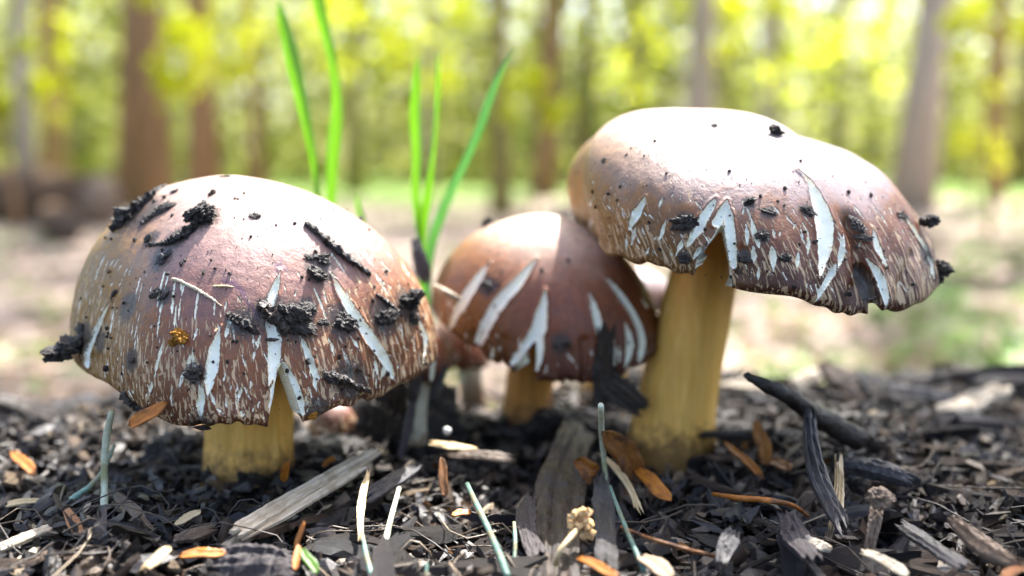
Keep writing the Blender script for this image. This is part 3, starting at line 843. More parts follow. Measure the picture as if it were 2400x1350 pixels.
def mushroom(loc, label, group='mushrooms growing in the mulch'):
    return empty('mushroom', loc, label, 'mushroom', group)
def shift(o, base):
    o.location = tuple(-np.asarray(base, float))

CRACKS = {
'left': [
 [(264, 702, 1), (250, 726, 11), (236, 756, 20), (220, 790, 30), (208, 822, 34), (205, 850, 26)],
 [(657, 635, 1), (648, 665, 14), (638, 695, 22), (632, 720, 25), (633, 760, 26), (644, 800, 32), (642, 840, 30), (637, 870, 20), (631, 905, 3)],
 [(778, 643, 1), (797, 683, 18), (820, 722, 26), (845, 760, 28), (868, 795, 30), (893, 830, 28), (912, 862, 20), (920, 884, 10)],
 [(516, 767, 1), (510, 790, 14), (502, 825, 26), (497, 860, 30), (491, 895, 22), (487, 933, 1)],
 [(474, 898, 1), (471, 925, 15), (469, 950, 20), (470, 980, 8)],
 [(703, 787, 1), (713, 808, 12), (724, 838, 17), (735, 868, 16), (739, 890, 10)],
 [(977, 740, 1), (986, 765, 18), (996, 792, 22), (996, 820, 14), (990, 850, 3)],
 [(663, 846, 4), (676, 872, 14), (691, 903, 20), (703, 942, 20), (709, 968, 12)], [(660, 850, 4), (648, 880, 10), (640, 915, 12), (634, 962, 8)],
 [(909, 862, 1), (903, 880, 12), (894, 908, 10)],
 [(770, 791, 1), (777, 810, 8), (784, 834, 2)], [(803, 818, 1), (810, 836, 8), (816, 852, 2)], [(818, 846, 1), (821, 870, 11), (823, 892, 4)],
 [(876, 833, 1), (882, 862, 10), (888, 890, 2)], [(820, 785, 1), (832, 803, 8), (844, 822, 1)],
 [(535, 757, 1), (532, 776, 10), (527, 797, 1)], [(536, 744, 1), (537, 754, 9), (540, 764, 1)], [(610, 786, 1), (605, 806, 8), (599, 825, 1)],
 [(734, 876, 1), (738, 900, 11), (743, 922, 1)], [(463, 770, 1), (458, 784, 7), (452, 799, 1)], [(382, 800, 1), (374, 832, 8), (366, 862, 9), (361, 886, 1)], [(447, 822, 1), (443, 848, 8), (437, 870, 1)],
 [(425, 878, 1), (422, 898, 7), (420, 912, 1)], [(357, 885, 1), (354, 905, 9), (350, 925, 1)],
 [(566, 905, 1), (562, 930, 6), (560, 945, 1)], [(600, 800, 1), (596, 830, 5), (593, 850, 1)], [(660, 912, 1), (662, 930, 6), (664, 946, 1)]],
'mid': [
 [(1147, 617, 2), (1130, 640, 18), (1108, 672, 26), (1085, 710, 28), (1066, 742, 20), (1056, 768, 10)],
 [(1257, 605, 2), (1238, 630, 16), (1215, 660, 24), (1185, 692, 30), (1160, 725, 31), (1138, 765, 28), (1122, 800, 24), (1115, 826, 10)],
 [(1278, 680, 3), (1274, 710, 18), (1268, 742, 30), (1262, 772, 36), (1254, 785, 36)],
 [(1254, 785, 30), (1232, 812, 24), (1212, 838, 18), (1201, 852, 12)], [(1263, 785, 22), (1266, 812, 20), (1264, 838, 18), (1258, 864, 10)],
 [(1382, 690, 2), (1390, 715, 14), (1398, 745, 20), (1404, 778, 16), (1407, 802, 4)],
 [(1417, 650, 2), (1438, 673, 12), (1462, 704, 17), (1482, 735, 18), (1497, 768, 20), (1505, 800, 22), (1502, 832, 18), (1498, 845, 6)],
 [(1500, 697, 2), (1514, 718, 10), (1527, 740, 13), (1538, 768, 15), (1545, 795, 12), (1542, 812, 4)],
 [(1465, 757, 2), (1473, 785, 14), (1477, 815, 20), (1474, 842, 16), (1467, 866, 4)],
 [(1438, 795, 2), (1441, 825, 12), (1440, 862, 4)], [(1160, 805, 1), (1154, 830, 8), (1152, 842, 2)]],
'right': [
 [(1513, 460, 2), (1505, 478, 14), (1492, 502, 23), (1480, 525, 16), (1475, 538, 4)],
 [(1491, 530, 2), (1486, 550, 14), (1479, 574, 2)],
 [(1679, 462, 2), (1667, 482, 16), (1652, 507, 23), (1634, 540, 22), (1618, 565, 14), (1611, 577, 3)],
 [(1703, 472, 6), (1697, 492, 20), (1680, 522, 24), (1660, 554, 22), (1640, 586, 16), (1626, 606, 5)],
 [(1704, 474, 6), (1707, 505, 20), (1711, 545, 24), (1716, 585, 22), (1721, 625, 12)],
 [(1868, 398, 1), (1882, 410, 4), (1898, 428, 14), (1911, 455, 30), (1924, 490, 42), (1932, 525, 48), (1934, 560, 44), (1930, 595, 32), (1925, 625, 20), (1921, 652, 2)],
 [(1980, 547, 2), (1976, 572, 14), (1971, 600, 17), (1962, 634, 3)],
 [(1959, 618, 4), (1951, 640, 17), (1936, 662, 18), (1922, 686, 12), (1911, 707, 3)],
 [(2046, 535, 3), (2051, 560, 18), (2060, 588, 22), (2072, 612, 12), (2080, 626, 2)],
 [(2038, 612, 4), (2054, 634, 18), (2067, 660, 24), (2075, 690, 20), (2074, 722, 6)],
 [(2112, 488, 3), (2126, 516, 14), (2146, 548, 20), (2166, 578, 20), (2180, 612, 20), (2188, 650, 12)],
 [(1760, 512, 2), (1766, 535, 13), (1774, 560, 14), (1780, 582, 3)], [(1808, 572, 3), (1812, 600, 17), (1813, 636, 2)], [(1765, 578, 3), (1767, 600, 14), (1767, 620, 3)],
 [(1872, 590, 2), (1870, 612, 11), (1867, 634, 2)], [(1895, 543, 2), (1895, 572, 9), (1893, 602, 2)], [(1749, 523, 2), (1751, 550, 9), (1752, 577, 2)],
 [(1388, 463, 2), (1384, 478, 8), (1379, 496, 2)], [(1391, 493, 2), (1386, 516, 10), (1381, 542, 2)], [(1553, 463, 2), (1548, 476, 6), (1543, 490, 1)],
 [(1560, 515, 2), (1553, 540, 11), (1541, 574, 2)], [(1600, 557, 2), (1594, 578, 13), (1583, 602, 4)], [(1778, 626, 2), (1778, 642, 10), (1776, 657, 2)],
 [(1522, 578, 2), (1517, 590, 7), (1511, 602, 2)], [(1467, 550, 2), (1468, 568, 9), (1466, 587, 2)], [(1812, 538, 2), (1814, 547, 7), (1816, 558, 2)], [(1743, 485, 1), (1742, 497, 6), (1740, 506, 1)]]}
BIG = {'left': 8, 'mid': 10, 'right': 11}
NOTCH = {'left': [[(662, 846), (652, 868), (645, 900), (640, 935), (632, 966), (625, 1020), (712, 1020), (706, 966), (698, 935), (684, 896), (670, 862)]],
         'mid': [[(1255, 795), (1243, 812), (1228, 832), (1212, 853), (1200, 900), (1256, 905), (1256, 868), (1257, 838), (1257, 810)]],
         'right': [[(1695, 520), (1684, 536), (1668, 562), (1650, 590), (1634, 612), (1622, 660), (1716, 672), (1712, 626), (1706, 590), (1700, 552)]]}
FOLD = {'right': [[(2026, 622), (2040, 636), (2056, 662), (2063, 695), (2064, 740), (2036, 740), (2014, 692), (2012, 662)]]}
DENT = {'right': [(.079, .262, .008, .020, -.0046), (.063, .302, .011, .010, .0016), (.1065, .276, .010, .03, -.0030), (.094, .25, .008, .014, .0010)], 'left': [(-.075, .232, .012, .012, -.0010), (-.09, .245, .010, .012, .0009)], 'mid': [(.01, .28, .008, .008, .0007)]}
CAPS = {}
GROOVE = {'right': [([(2000, 520), (2018, 575), (2022, 630), (2014, 700)], 24, .0030, .0030), ([(2140, 600), (2118, 660), (2105, 718)], 16, .0010, .0010), ([(1745, 590), (1742, 650)], 16, .0009, .0010)],
          'mid': [([(1118, 790), (1113, 830)], 14, .0010, .0014), ([(1183, 800), (1178, 850)], 13, .0009, .0012), ([(1330, 830), (1330, 895)], 16, .0008, .0009), ([(1370, 800), (1372, 890)], 12, .0010, .0010), ([(1430, 820), (1436, 880)], 12, .0009, .0010), ([(1480, 820), (1474, 868)], 11, .0009, .001)],
          'left': [([(795, 900), (800, 965)], 13, .0009, .0013), ([(840, 880), (846, 942)], 11, .0008, .0010), ([(470, 930), (471, 1000)], 10, .0007, .0009), ([(905, 840), (900, 912)], 11, .0009, .0012), ([(560, 930), (556, 1000)], 10, .0005, .0006)]}
DIRT = {'left': [(330, 500, 60), (480, 510, 40), (410, 562, 40), (355, 560, 26), (378, 604, 40), (640, 740, 55), (690, 750, 55), (718, 722, 30), (570, 755, 40), (800, 752, 45), (903, 742, 45), (955, 715, 45), (815, 890, 50), (457, 876, 30), (750, 630, 40), (310, 845, 30), (235, 800, 30), (200, 790, 40), (480, 1000, 40), (385, 694, 26), (745, 960, 30), (300, 720, 40)],
        'right': [(1606, 522, 40), (1756, 474, 22), (1803, 497, 26), (1893, 494, 26), (1744, 606, 26), (1790, 552, 24), (1604, 604, 26), (2170, 600, 40), (1815, 312, 26), (1660, 600, 40)], 'mid': [(1143, 672, 26), (1315, 806, 26), (1143, 530, 26)]}
def build_big(key, cy, label, mname, stem_pts, stem_m, res, streakn, streak_args):
    base = stem_pts[-1][0]
    root = mushroom((base[0], base[1], 0), label)
    off = np.array([base[0], base[1], 0])
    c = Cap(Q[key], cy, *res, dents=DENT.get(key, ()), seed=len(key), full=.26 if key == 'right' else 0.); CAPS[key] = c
    c.screen(); c.open_holes()
    for k, l in enumerate(CRACKS[key]): c.crack(l, k if k < BIG[key] else -1)
    c.streaks(streakn, 11 + len(key), *streak_args)
    if key == 'left':
        c.crack([(523, 658, 8), (548, 664, 11), (565, 680, 9), (577, 700, 10), (592, 722, 12), (604, 745, 10)], stain=True)
        c.crack([(648, 622, 9), (660, 628, 10), (672, 632, 4)], stain=True); c.crack([(658, 610, 3), (655, 626, 9), (648, 640, 4)], stain=True)
    for px, py, r in DIRT[key]:
        q_, n_, d_, _ = c.locate(px, py)
        c.dirt = np.maximum(c.dirt, np.exp(-np.sum((c.P0 - q_) ** 2, -1) / ((.8 if key == 'right' else 1.15) * r * d_ / FPX) ** 2))
    for g_ in GROOVE.get(key, []): c.groove(*g_)
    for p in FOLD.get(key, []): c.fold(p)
    for p in NOTCH[key]: c.notch(p)
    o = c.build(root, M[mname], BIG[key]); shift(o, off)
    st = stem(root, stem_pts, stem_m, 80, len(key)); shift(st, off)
    ctr = stem_pts[0][0]
    c.gills(root, ctr[0], ctr[1], (pt(0, 585, .284)[2] if key == 'right' else ctr[2]), stem_pts[0][1] * .9, M['gill'], **({'vault': .010, 'cut': .012} if key == 'right' else {})); shift(root.children[-1], off)
    return root
def SP(px, py, Y, wpx): return (pt(px, py, Y), wpx / FPX * Y / 2)
build_big('left', .252, 'large wine-brown mushroom, leftmost and nearest, its torn cap littered with soil', 'cap_left',
          [SP(600, 720, .262, 215), SP(590, 900, .260, 205), SP(583, 1020, .258, 203), SP(580, 1100, .256, 212), SP(575, 1150, .255, 225), SP(575, 1190, .255, 190)], M['stem'], (900, 240), 300, (.55, -PI, 0, .0085))
build_big('mid', .300, 'shiny red-brown mushroom in the middle, half shaded by the taller one', 'cap_mid',
          [SP(1270, 700, .315, 128), SP(1250, 850, .313, 115), SP(1238, 920, .312, 112), SP(1232, 985, .311, 128), SP(1232, 1030, .311, 140)], M['stem_dark'], (620, 170), 110, (.86, -PI, 0, .004))
build_big('right', .276, 'tallest mushroom, its broad pale brown cap hanging to the right on an ochre stem', 'cap_right',
          [SP(1690, 490, .284, 150), SP(1668, 570, .284, 156), SP(1648, 650, .284, 162), SP(1622, 760, .284, 176), SP(1595, 880, .284, 184), SP(1576, 980, .284, 198), SP(1570, 1050, .284, 218), SP(1568, 1095, .284, 226)], M['stem'], (820, 220), 300, (.72, -PI, 0, .005))

def small_mushroom(label, cx, cz_px, Y, R, H, tilt, mname, stem_pts, stem_m, cracks=(), seed=0):
    base = stem_pts[-1][0]; root = mushroom((base[0], base[1], 0), label); off = np.array([base[0], base[1], 0])
    p = pt(cx, cz_px, Y)
    q = np.zeros(30); q[0] = p[0]; q[1] = p[2] + H; q[4] = R; q[5] = R * .03; q[8] = R * .04; q[13] = p[2]; q[14] = tilt[0] * R; q[15] = tilt[1] * R; q[20] = 1.; q[25] = 1.
    c = Cap(q, Y, 260, 90, 10, .0016, seed=seed); c.screen(); c.open_holes()
    for k, l in enumerate(cracks): c.crack(l, k)
    c.streaks(30, seed, .7, -PI, 0, .003)
    o = c.build(root, M[mname], len(cracks)); shift(o, off)
    st = stem(root, stem_pts, stem_m, 48, seed); shift(st, off)
    c.gills(root, stem_pts[0][0][0], stem_pts[0][0][1], stem_pts[0][0][2], stem_pts[0][1], M['gill'], 60); shift(root.children[-1], off)
    return root
small_mushroom('small wine-red mushroom tucked under the right edge of the big left cap', 990, 862, .279, .0072, .013, (0, .2), 'cap_mid',
               [SP(985, 880, .279, 50), SP(978, 960, .278, 46), SP(975, 1040, .278, 50)], M['stem_pale'],
               [[(1020, 828, 3), (1016, 850, 11), (1010, 880, 13), (1004, 905, 3)]], 3)
small_mushroom('brown mushroom on a pale stem, farther back between two caps', 1075, 838, .345, .0105, .016, (-.1, .1), 'cap_mid',
               [SP(1095, 830, .348, 62), SP(1105, 900, .347, 58), SP(1112, 985, .347, 62)], M['stem_pale'], [], 5)
small_mushroom('lavender capped mushroom peeping out behind the ochre stem', 1490, 705, .352, .0135, .012, (0, 0), 'cap_right',
               [SP(1470, 700, .355, 96), SP(1425, 860, .352, 98), SP(1392, 960, .350, 96), SP(1385, 1010, .35, 100)], M['stem'], [], 7)
small_mushroom('rusty brown button mushroom half hidden behind the leftmost ochre stem', 778, 1000, .30, .0068, .0085, (0, .1), 'cap_left',
               [SP(778, 1000, .30, 56), SP(778, 1040, .30, 60), SP(778, 1080, .30, 60)], M['stem_dark'], [], 9)

# ------------------------------------------------------------------ soil and litter stuck to the caps
import bmesh
_ico = {}
def ico(sub):
    if sub not in _ico:
        bm = bmesh.new(); bmesh.ops.create_icosphere(bm, subdivisions=sub, radius=1.)
        _ico[sub] = (np.array([v.co[:] for v in bm.verts]), np.array([[v.index for v in f.verts] for f in bm.faces])); bm.free()
    return _ico[sub]
def rough_lump(name, size, seed, m, sub=4, amp=.5):
    V, F = ico(sub)
    d = amp * (wob(V, 2.6, seed) * .8 + wob(V, 6.5, seed + 1) * .55 + wob(V, 15, seed + 2) * .38 + wob(V, 34, seed + 3) * .25)
    r = np.clip(1 + d, .12, 2.2)
    return mesh(name, V * r[:, None] * np.asarray(size), F, [m], False)
def basis(x, n):
    x = np.asarray(x, float); x = x / np.linalg.norm(x); n = np.asarray(n, float)
    y = np.cross(n, x); y /= np.linalg.norm(y); z = np.cross(x, y)
    return Matrix(np.stack([x, y, z], 1).tolist()).to_euler()
def on(key, px, py): 
    p, n, d, _ = CAPS[key].locate(px, py); return p, n, d
def clump(key, px, py, wpx, hpx, ang, label, seed, m='soil', cat='soil clump', name='soil_clump', thick=.42, group=None, sink=.35):
    p, n, d = on(key, px, py)
    k = d / FPX / 2
    # the long axis lies in the cap surface at the angle seen in the photo
    a = math.radians(ang); t = np.array([math.cos(a), 0, math.sin(a)]); t = t - n * (t @ n)
    if np.linalg.norm(t) < .2: t = np.cross(n, [0, 1, 0])
    th = min(wpx, hpx) * k * thick
    o = obj(name, rough_lump(name, (wpx * k, hpx * k * .85, th), seed, M[m], 5 if wpx > 44 else 4, .72), None, p + n * th * (1 - sink), basis(t, n))
    return tag(o, label, cat, group)
def strip(key, pts, label, m, seed, name='twig', cat='twig', n=8, rough=.14, lift=.7, seg=26, group=None):
    """a twig lying on the cap: pts = (px, py, width px)"""
    L = [on(key, p[0], p[1]) for p in pts]
    r = np.array([p[2] * l[2] / FPX / 2 for p, l in zip(pts, L)])
    P = np.array([l[0] + l[1] * rr * lift for l, rr in zip(L, r)])
    s = np.linspace(0, 1, seg); t = np.linspace(0, 1, len(P))
    Q = np.stack([np.interp(s, t, P[:, a]) for a in range(3)], -1); R = np.interp(s, t, r)
    g = np.random.default_rng(seed)
    Q[1:-1] += g.normal(size=(seg - 2, 3)) * R[1:-1, None] * .12
    R = R * (1 + .18 * g.normal(size=seg).clip(-1.5, 1.5)); 
    base = Q.mean(0)
    o = obj(name, tmesh(name, Q - base, R, M[m], n, seed, rough, False), None, base)
    return tag(o, label, cat, group)
C = clump
strip('left', [(262, 542, 16), (285, 520, 30), (312, 497, 34), (340, 475, 26), (365, 452, 16), (390, 434, 7)], 'long ragged strip of black bark soil along the upper left edge of the left cap', 'soil', 1, 'soil_strip', 'soil clump', 14, .38, .2, 40)
C('left', 378, 492, 50, 26, 30, 'crumbly dark clump beside the ragged soil strip on the left cap', 2)
C('left', 350, 512, 34, 20, 40, 'small crumbly clump under the ragged soil strip on the left cap', 3)
C('left', 480, 508, 54, 62, 70, 'shaggy black clump at the upper end of a soil trail on the left cap', 4, thick=.6)
strip('left', [(462, 530, 22), (440, 548, 24), (412, 562, 18), (388, 570, 12), (350, 575, 9)], 'trail of shredded dark bark leading down from the shaggy clump', 'soil', 5, 'bark_shred', 'bark', 10, .35, .4, 34)
C('left', 347, 560, 18, 20, 0, 'round soil crumb at the lower end of the soil trail on the left cap', 6)
C('left', 597, 506, 20, 16, 0, 'lone black soil crumb near the bright top of the left cap', 7)
strip('left', [(716, 523, 12), (735, 541, 15), (765, 566, 16), (790, 589, 18), (815, 608, 17), (840, 626, 15), (868, 646, 9)], 'straight dark twig lying across the bright right side of the left cap', 'bark', 8, n=10, rough=.12)
C('left', 756, 606, 36, 32, 20, 'angular black chip below the dark twig on the left cap', 9, thick=.5)
C('left', 744, 646, 42, 30, -30, 'ridged black chip under the angular chip on the left cap', 10, thick=.6)
C('left', 728, 604, 10, 30, 70, 'thin upright soil flake left of the angular black chip', 11)
strip('left', [(604, 712, 20), (622, 728, 28), (645, 748, 32), (662, 768, 26), (668, 788, 10)], 'thick gnarled piece of bark across the long central split of the left cap', 'bark', 12, 'bark_piece', 'bark', 14, .25, .5, 30)
C('left', 688, 752, 70, 56, -20, 'biggest wet black soil clump in the middle of the left cap', 13, thick=.55)
C('left', 718, 722, 34, 40, 50, 'loose dark clump just above the biggest soil clump', 14, thick=.4)
C('left', 663, 740, 26, 22, 0, 'small nodule on the biggest soil clump of the left cap', 15)
strip('left', [(532, 735, 8), (552, 748, 18), (575, 762, 22), (595, 775, 14), (608, 783, 6)], 'slanting dark bark sliver left of the central split', 'soil', 16, 'bark_shred', 'bark', 10, .3, .5)
strip('left', [(621, 797, 7), (638, 797, 9), (652, 796, 5)], 'tiny flat twig bridging the central split of the left cap', 'bark', 17)
strip('left', [(405, 655, 7), (425, 661, 9), (455, 676, 9), (480, 690, 8), (500, 703, 6), (519, 718, 4)], 'pale straw stem lying diagonally on the left cap', 'pale', 18, 'straw_piece', 'straw', 8, .08)
strip('left', [(500, 671, 4), (525, 671, 6), (548, 673, 3)], 'short yellow straw fibre near the purple bruise', 'straw', 19, 'straw_piece', 'straw', 6)
C('left', 903, 742, 56, 36, 15, 'branching black clump right of the long slanting split', 20, thick=.5)
strip('left', [(880, 690, 6), (900, 705, 10), (925, 725, 10), (942, 740, 5)], 'thin dark twig touching the knobbly clump near the right edge of the left cap', 'bark', 21)
C('left', 958, 708, 46, 62, 70, 'knobbly black clump near the right edge of the left cap', 22, thick=.8)
C('left', 970, 748, 24, 40, 60, 'thin soil tail under the knobbly clump near the right edge', 23)
C('left', 805, 752, 40, 56, 75, 'dark branching clump between the two long splits', 24, thick=.4)
C('left', 757, 756, 26, 14, 5, 'small flat black flake between the clumps on the left cap', 25)
strip('left', [(762, 880, 12), (785, 884, 22), (815, 896, 16), (845, 909, 14), (868, 918, 8)], 'dark splintered twig near the front rim of the left cap', 'bark', 26, n=10, rough=.25)
C('left', 775, 884, 40, 26, -10, 'soil caught on the splintered twig near the front rim', 27)
C('left', 428, 789, 32, 40, 60, 'crumbly orange lump on the left cap', 28, 'crust', 'orange lump', 'orange_lump', .7)
C('left', 406, 803, 16, 16, 0, 'small orange crumb left of the crumbly orange lump', 29, 'crust', 'orange lump', 'orange_lump', .7)
C('left', 457, 876, 36, 30, 0, 'round dark soil ball on the lower left cap', 30, thick=.7)
C('left', 362, 690, 30, 20, 50, 'grey-black flake on the ochre side of the left cap', 31)
C('left', 385, 604, 38, 26, 40, 'pale-flecked crumb cluster on the ochre side of the left cap', 32, 'bark_grey')
C('left', 385, 694, 26, 14, 35, 'small slanting dark flake on the left cap', 33)
C('left', 310, 845, 24, 16, 0, 'dark crumb low on the left cap', 34)
C('left', 268, 690, 30, 14, 55, 'dark flake at the top of the left edge split', 35)
C('left', 470, 1012, 30, 22, -40, 'soil crumb hanging from the front rim of the left cap', 36)
C('left', 732, 975, 24, 22, 0, 'crumbly bit hanging under the torn rim of the left cap', 37, 'crust', 'soil clump')
C('left', 525, 415, 24, 8, -10, 'flat soil flake on the very top of the left cap', 38)
C('left', 410, 448, 16, 12, 20, 'soil crumb on the top left shoulder of the left cap', 39)
C('left', 190, 770, 22, 46, 80, 'dark soil pressed on the left edge of the left cap', 40)
strip('left', [(290, 920, 14), (305, 940, 20), (320, 958, 18), (335, 975, 14)], 'dark root shred hanging at the lower left rim of the left cap', 'soil', 41, 'bark_shred', 'bark', 10, .3, .4)
p, n, d = on('left', 182, 815)
for q, (px, py, sx, sz, lb) in enumerate([(168, 812, .0034, .0026, 'dark soil clod stuck to the left rim of the left cap'), (136, 832, .0031, .0019, 'fuzzy soil clod sticking out farthest left of the left cap'), (112, 824, .0018, .0009, 'small soil tip at the very end of the clod on the left')]):
    o = obj('soil_clump', rough_lump('soil_clump', (sx, .003, sz), 80 + q, M['soil'], 4), None, pt(px, py, p[1] - .002)); tag(o, lb, 'soil clump')
C('right', 1606, 522, 58, 28, 5, 'shaggy grey-black clump on the front of the right cap', 51, thick=.6)
C('right', 1675, 296, 16, 20, 0, 'small black crumb on the bright top of the right cap', 52)
C('right', 1815, 312, 34, 22, 0, 'black soil crumb in the dip on top of the right cap', 53, thick=.9)
C('right', 1756, 474, 26, 22, 20, 'black crumb in the middle of the right cap', 54, thick=.7)
C('right', 1803, 497, 34, 12, -15, 'flat dark flake right of the middle crumb on the right cap', 55)
C('right', 1893, 494, 36, 18, -20, 'dark flake against the widest split of the right cap', 56)
C('right', 2008, 528, 40, 30, -50, 'dark slanting flake right of the widest split', 57, thick=.4)
C('right', 2022, 556, 14, 44, 80, 'narrow dark shred below the slanting flake on the right cap', 58)
C('right', 2112, 505, 12, 44, 80, 'dark streak of soil at the top of the right end split', 59)
C('right', 1790, 552, 26, 24, 0, 'round dark crumb under the middle crumb of the right cap', 60)
C('right', 1744, 606, 26, 18, 0, 'shiny black crumb beside the notch of the right cap', 61)
C('right', 1840, 604, 22, 20, 0, 'dark crumb low on the right cap between splits', 62)
C('right', 1604, 604, 22, 20, 0, 'dark crumb on the rim left of the notch of the right cap', 63)
p, n, d = on('right', 2186, 600)
for q, (px, py, sx, sz, lb) in enumerate([(2196, 519, .0021, .0014, 'dark crumb standing off the right end of the right cap'), (2218, 628, .0023, .0017, 'round dark crumb farthest right on the right cap'), (2204, 645, .0019, .0019, 'dark crumb hanging below the farthest right crumb')]):
    o = obj('soil_clump', rough_lump('soil_clump', (sx, .002, sz), 90 + q, M['soil'], 4), None, pt(px - 14, py, p[1])); tag(o, lb, 'soil clump')
C('mid', 1143, 526, 30, 20, 10, 'black crumb on the top left of the middle cap', 71, thick=.9)
C('mid', 1143, 672, 26, 16, -50, 'dark crumb between the two left splits of the middle cap', 72)
C('mid', 1271, 634, 10, 14, 0, 'purplish speck on the middle cap above its notch', 73)
C('mid', 1328, 806, 16, 12, 0, 'dark speck low on the pale lobe of the middle cap', 74)
C('mid', 1300, 812, 12, 12, 0, 'smaller dark speck left of the other on the pale lobe', 75)
def leaf_on(key, p0, p1, wpx, label, m, seed, name='bud_scale', cat='bud scale'):
    a, na, d = on(key, *p1); b = pt(p0[0], p0[1], a[1] - .003)
    a = a + na * .0008
    L = np.linalg.norm(b - a)
    o = obj(name, scale_mesh(name, L, wpx * d / FPX, M[m], seed), None, (a + b) / 2, basis(b - a, (0, -1, .5)))
    tag(o, label, cat)
def scale_mesh(name, L, W, m, seed, curl=.25, nx=14, ny=6, T=.0004):
    """a cupped leaf-like scale with real thickness"""
    u = np.linspace(-.5, .5, nx)[:, None]; v = np.linspace(-.5, .5, ny)[None]
    g = np.random.default_rng(seed)
    wd = W * (np.clip(1 - (2 * u) ** 2, 0, 1) ** .45 * (1 + .25 * u) + .04)
    x = u * L + 0 * v; y = v * wd + .06 * W * np.sin(u * 9 + seed); z = curl * W * (2 * v) ** 2 * .5 - .12 * L * (u * 2) ** 2 * curl + .03 * W * g.normal(size=(nx, ny))
    P = np.stack([x, y, z], -1).reshape(-1, 3); Qb = P - [0, 0, T]
    F = grid_faces(nx, ny); n = len(P)
    ring = [i * ny for i in range(nx)] + [(nx - 1) * ny + j for j in range(1, ny)] + [i * ny + ny - 1 for i in range(nx - 2, -1, -1)] + [j for j in range(ny - 2, 0, -1)]
    ring = np.array(ring); r2 = np.roll(ring, -1)
    S = np.stack([ring, ring + n, r2 + n, r2], -1)
    return mesh(name, np.concatenate([P, Qb]), np.concatenate([F, F[:, ::-1] + n, S]), [m], True)
leaf_on('left', (300, 998), (398, 942), 30, 'orange bud scale sticking out from the lower left rim of the left cap', 'orange', 3)
o = obj('straw_piece', tmesh('straw_piece', np.array([pt(1018, 672, .272), pt(1045, 686, .271), pt(1078, 702, .2705)]) - pt(1045, 686, .271), [.0010, .0011, .0007], M['pale'], 8), None, pt(1045, 686, .271)); tag(o, 'short pale straw bridging the gap between the left and middle caps', 'straw')
def crumbs():
    g = np.random.default_rng(77)
    var = [rough_lump('soil_crumb', (1, .8, .7), 200 + k, M['soil'], 2, .5) for k in range(6)]
    boxes = {'left': (190, 430, 1020, 960, 120), 'right': (1350, 330, 2170, 690, 60), 'mid': (1060, 540, 1530, 860, 14)}
    nm = {'left': 'left', 'right': 'right', 'mid': 'middle'}
    for key, (x0, y0, x1, y1, n) in boxes.items():
        c = CAPS[key]; A = Acc(); k = 0; tries = 0
        while k < n and tries < 4000:
            tries += 1
            px, py = g.uniform(x0, x1), g.uniform(y0, y1)
            if ((c.X - px) ** 2 + (c.Y - py) ** 2 + np.where(c.front, 0, 1e9)).min() > 30: continue
            p, nn, d = on(key, px, py); r = g.uniform(2.2, 5.5) * (1.5 if g.random() < .15 else 1) * d / FPX
            o = obj('soil_crumb', var[g.integers(6)], None, p + nn * r * .3, (g.uniform(0, 6), g.uniform(0, 6), g.uniform(0, 6)), (r, r, r))
            tag(o, 'tiny black soil crumb stuck to the %s cap' % nm[key], 'soil crumb', 'soil crumbs on the %s cap' % nm[key]); k += 1
        V0, F0 = ico(1); k = 0
        while k < n * 3 and tries < 9000:
            tries += 1
            px, py = g.uniform(x0, x1), g.uniform(y0, y1)
            if ((c.X - px) ** 2 + (c.Y - py) ** 2 + np.where(c.front, 0, 1e9)).min() > 30: continue
            p, nn, d = on(key, px, py); r = g.uniform(.9, 2.2) * d / FPX
            A.add(V0 * r * g.uniform(.6, 1.2, 3) + p + nn * r * .3, F0); k += 1
        o = obj('soil_specks', A.mesh('soil_specks', [M['soil']], False)); tag(o, 'fine black specks of soil dusted over the %s cap' % nm[key], 'soil specks', None, 'stuff')
crumbs()

# ------------------------------------------------------------------ mulch
def chip_mesh(name, L, W, T, m, seed, nx=10, ny=4, taper=.45, bend=.06, jag=.10, groove=.28, twist=.2):
    """split piece of bark or wood: long grain ridges, ragged ends, real thickness"""
    g = np.random.default_rng(seed)
    u = np.linspace(-.5, .5, nx)[:, None]; v = np.linspace(-.5, .5, ny)[None]
    e0, e1 = g.uniform(.25, 1, 2)
    prof = 1 - taper * (np.abs(2 * u) ** 2.2) * np.where(u < 0, e0, e1)
    prof = prof * (1 + .10 * np.sin(u * g.uniform(5, 11) + g.uniform(0, 6)) + .05 * g.normal(size=(nx, 1)))
    jl = g.uniform(-1, 1, (2, ny)) * jag
    x = u * L + L * np.where(u < 0, jl[0][None] * (np.abs(2 * u) ** 4), jl[1][None] * (np.abs(2 * u) ** 4))
    y = v * W * prof + L * bend * g.uniform(-1, 1) * (2 * u) ** 2
    ridge = g.normal(size=(1, ny)) * groove
    zc = L * bend * g.uniform(-1, 1) * (2 * u) ** 2 + twist * g.uniform(-1, 1) * u * v * W * 2
    th = T * (.5 + .5 * np.sqrt(np.clip(1 - (2 * v) ** 2, .08, 1))) * (1 - .5 * np.abs(2 * u) ** 3)
    zt = zc + th * .5 * (1 + ridge + .12 * g.normal(size=(nx, ny))); zb = zc - th * .5 * (1 + .3 * g.normal(size=(1, ny)))
    P = np.stack([x, y, zt], -1).reshape(-1, 3); Qb = np.stack([x, y, zb], -1).reshape(-1, 3)
    F = grid_faces(nx, ny); n = len(P)
    ring = np.array([i * ny for i in range(nx)] + [(nx - 1) * ny + j for j in range(1, ny)] + [i * ny + ny - 1 for i in range(nx - 2, -1, -1)] + [j for j in range(ny - 2, 0, -1)])
    r2 = np.roll(ring, -1)
    S = np.stack([ring, ring + n, r2 + n, r2], -1)
    return mesh(name, np.concatenate([P, Qb]), np.concatenate([F, F[:, ::-1] + n, S]), [m], False)
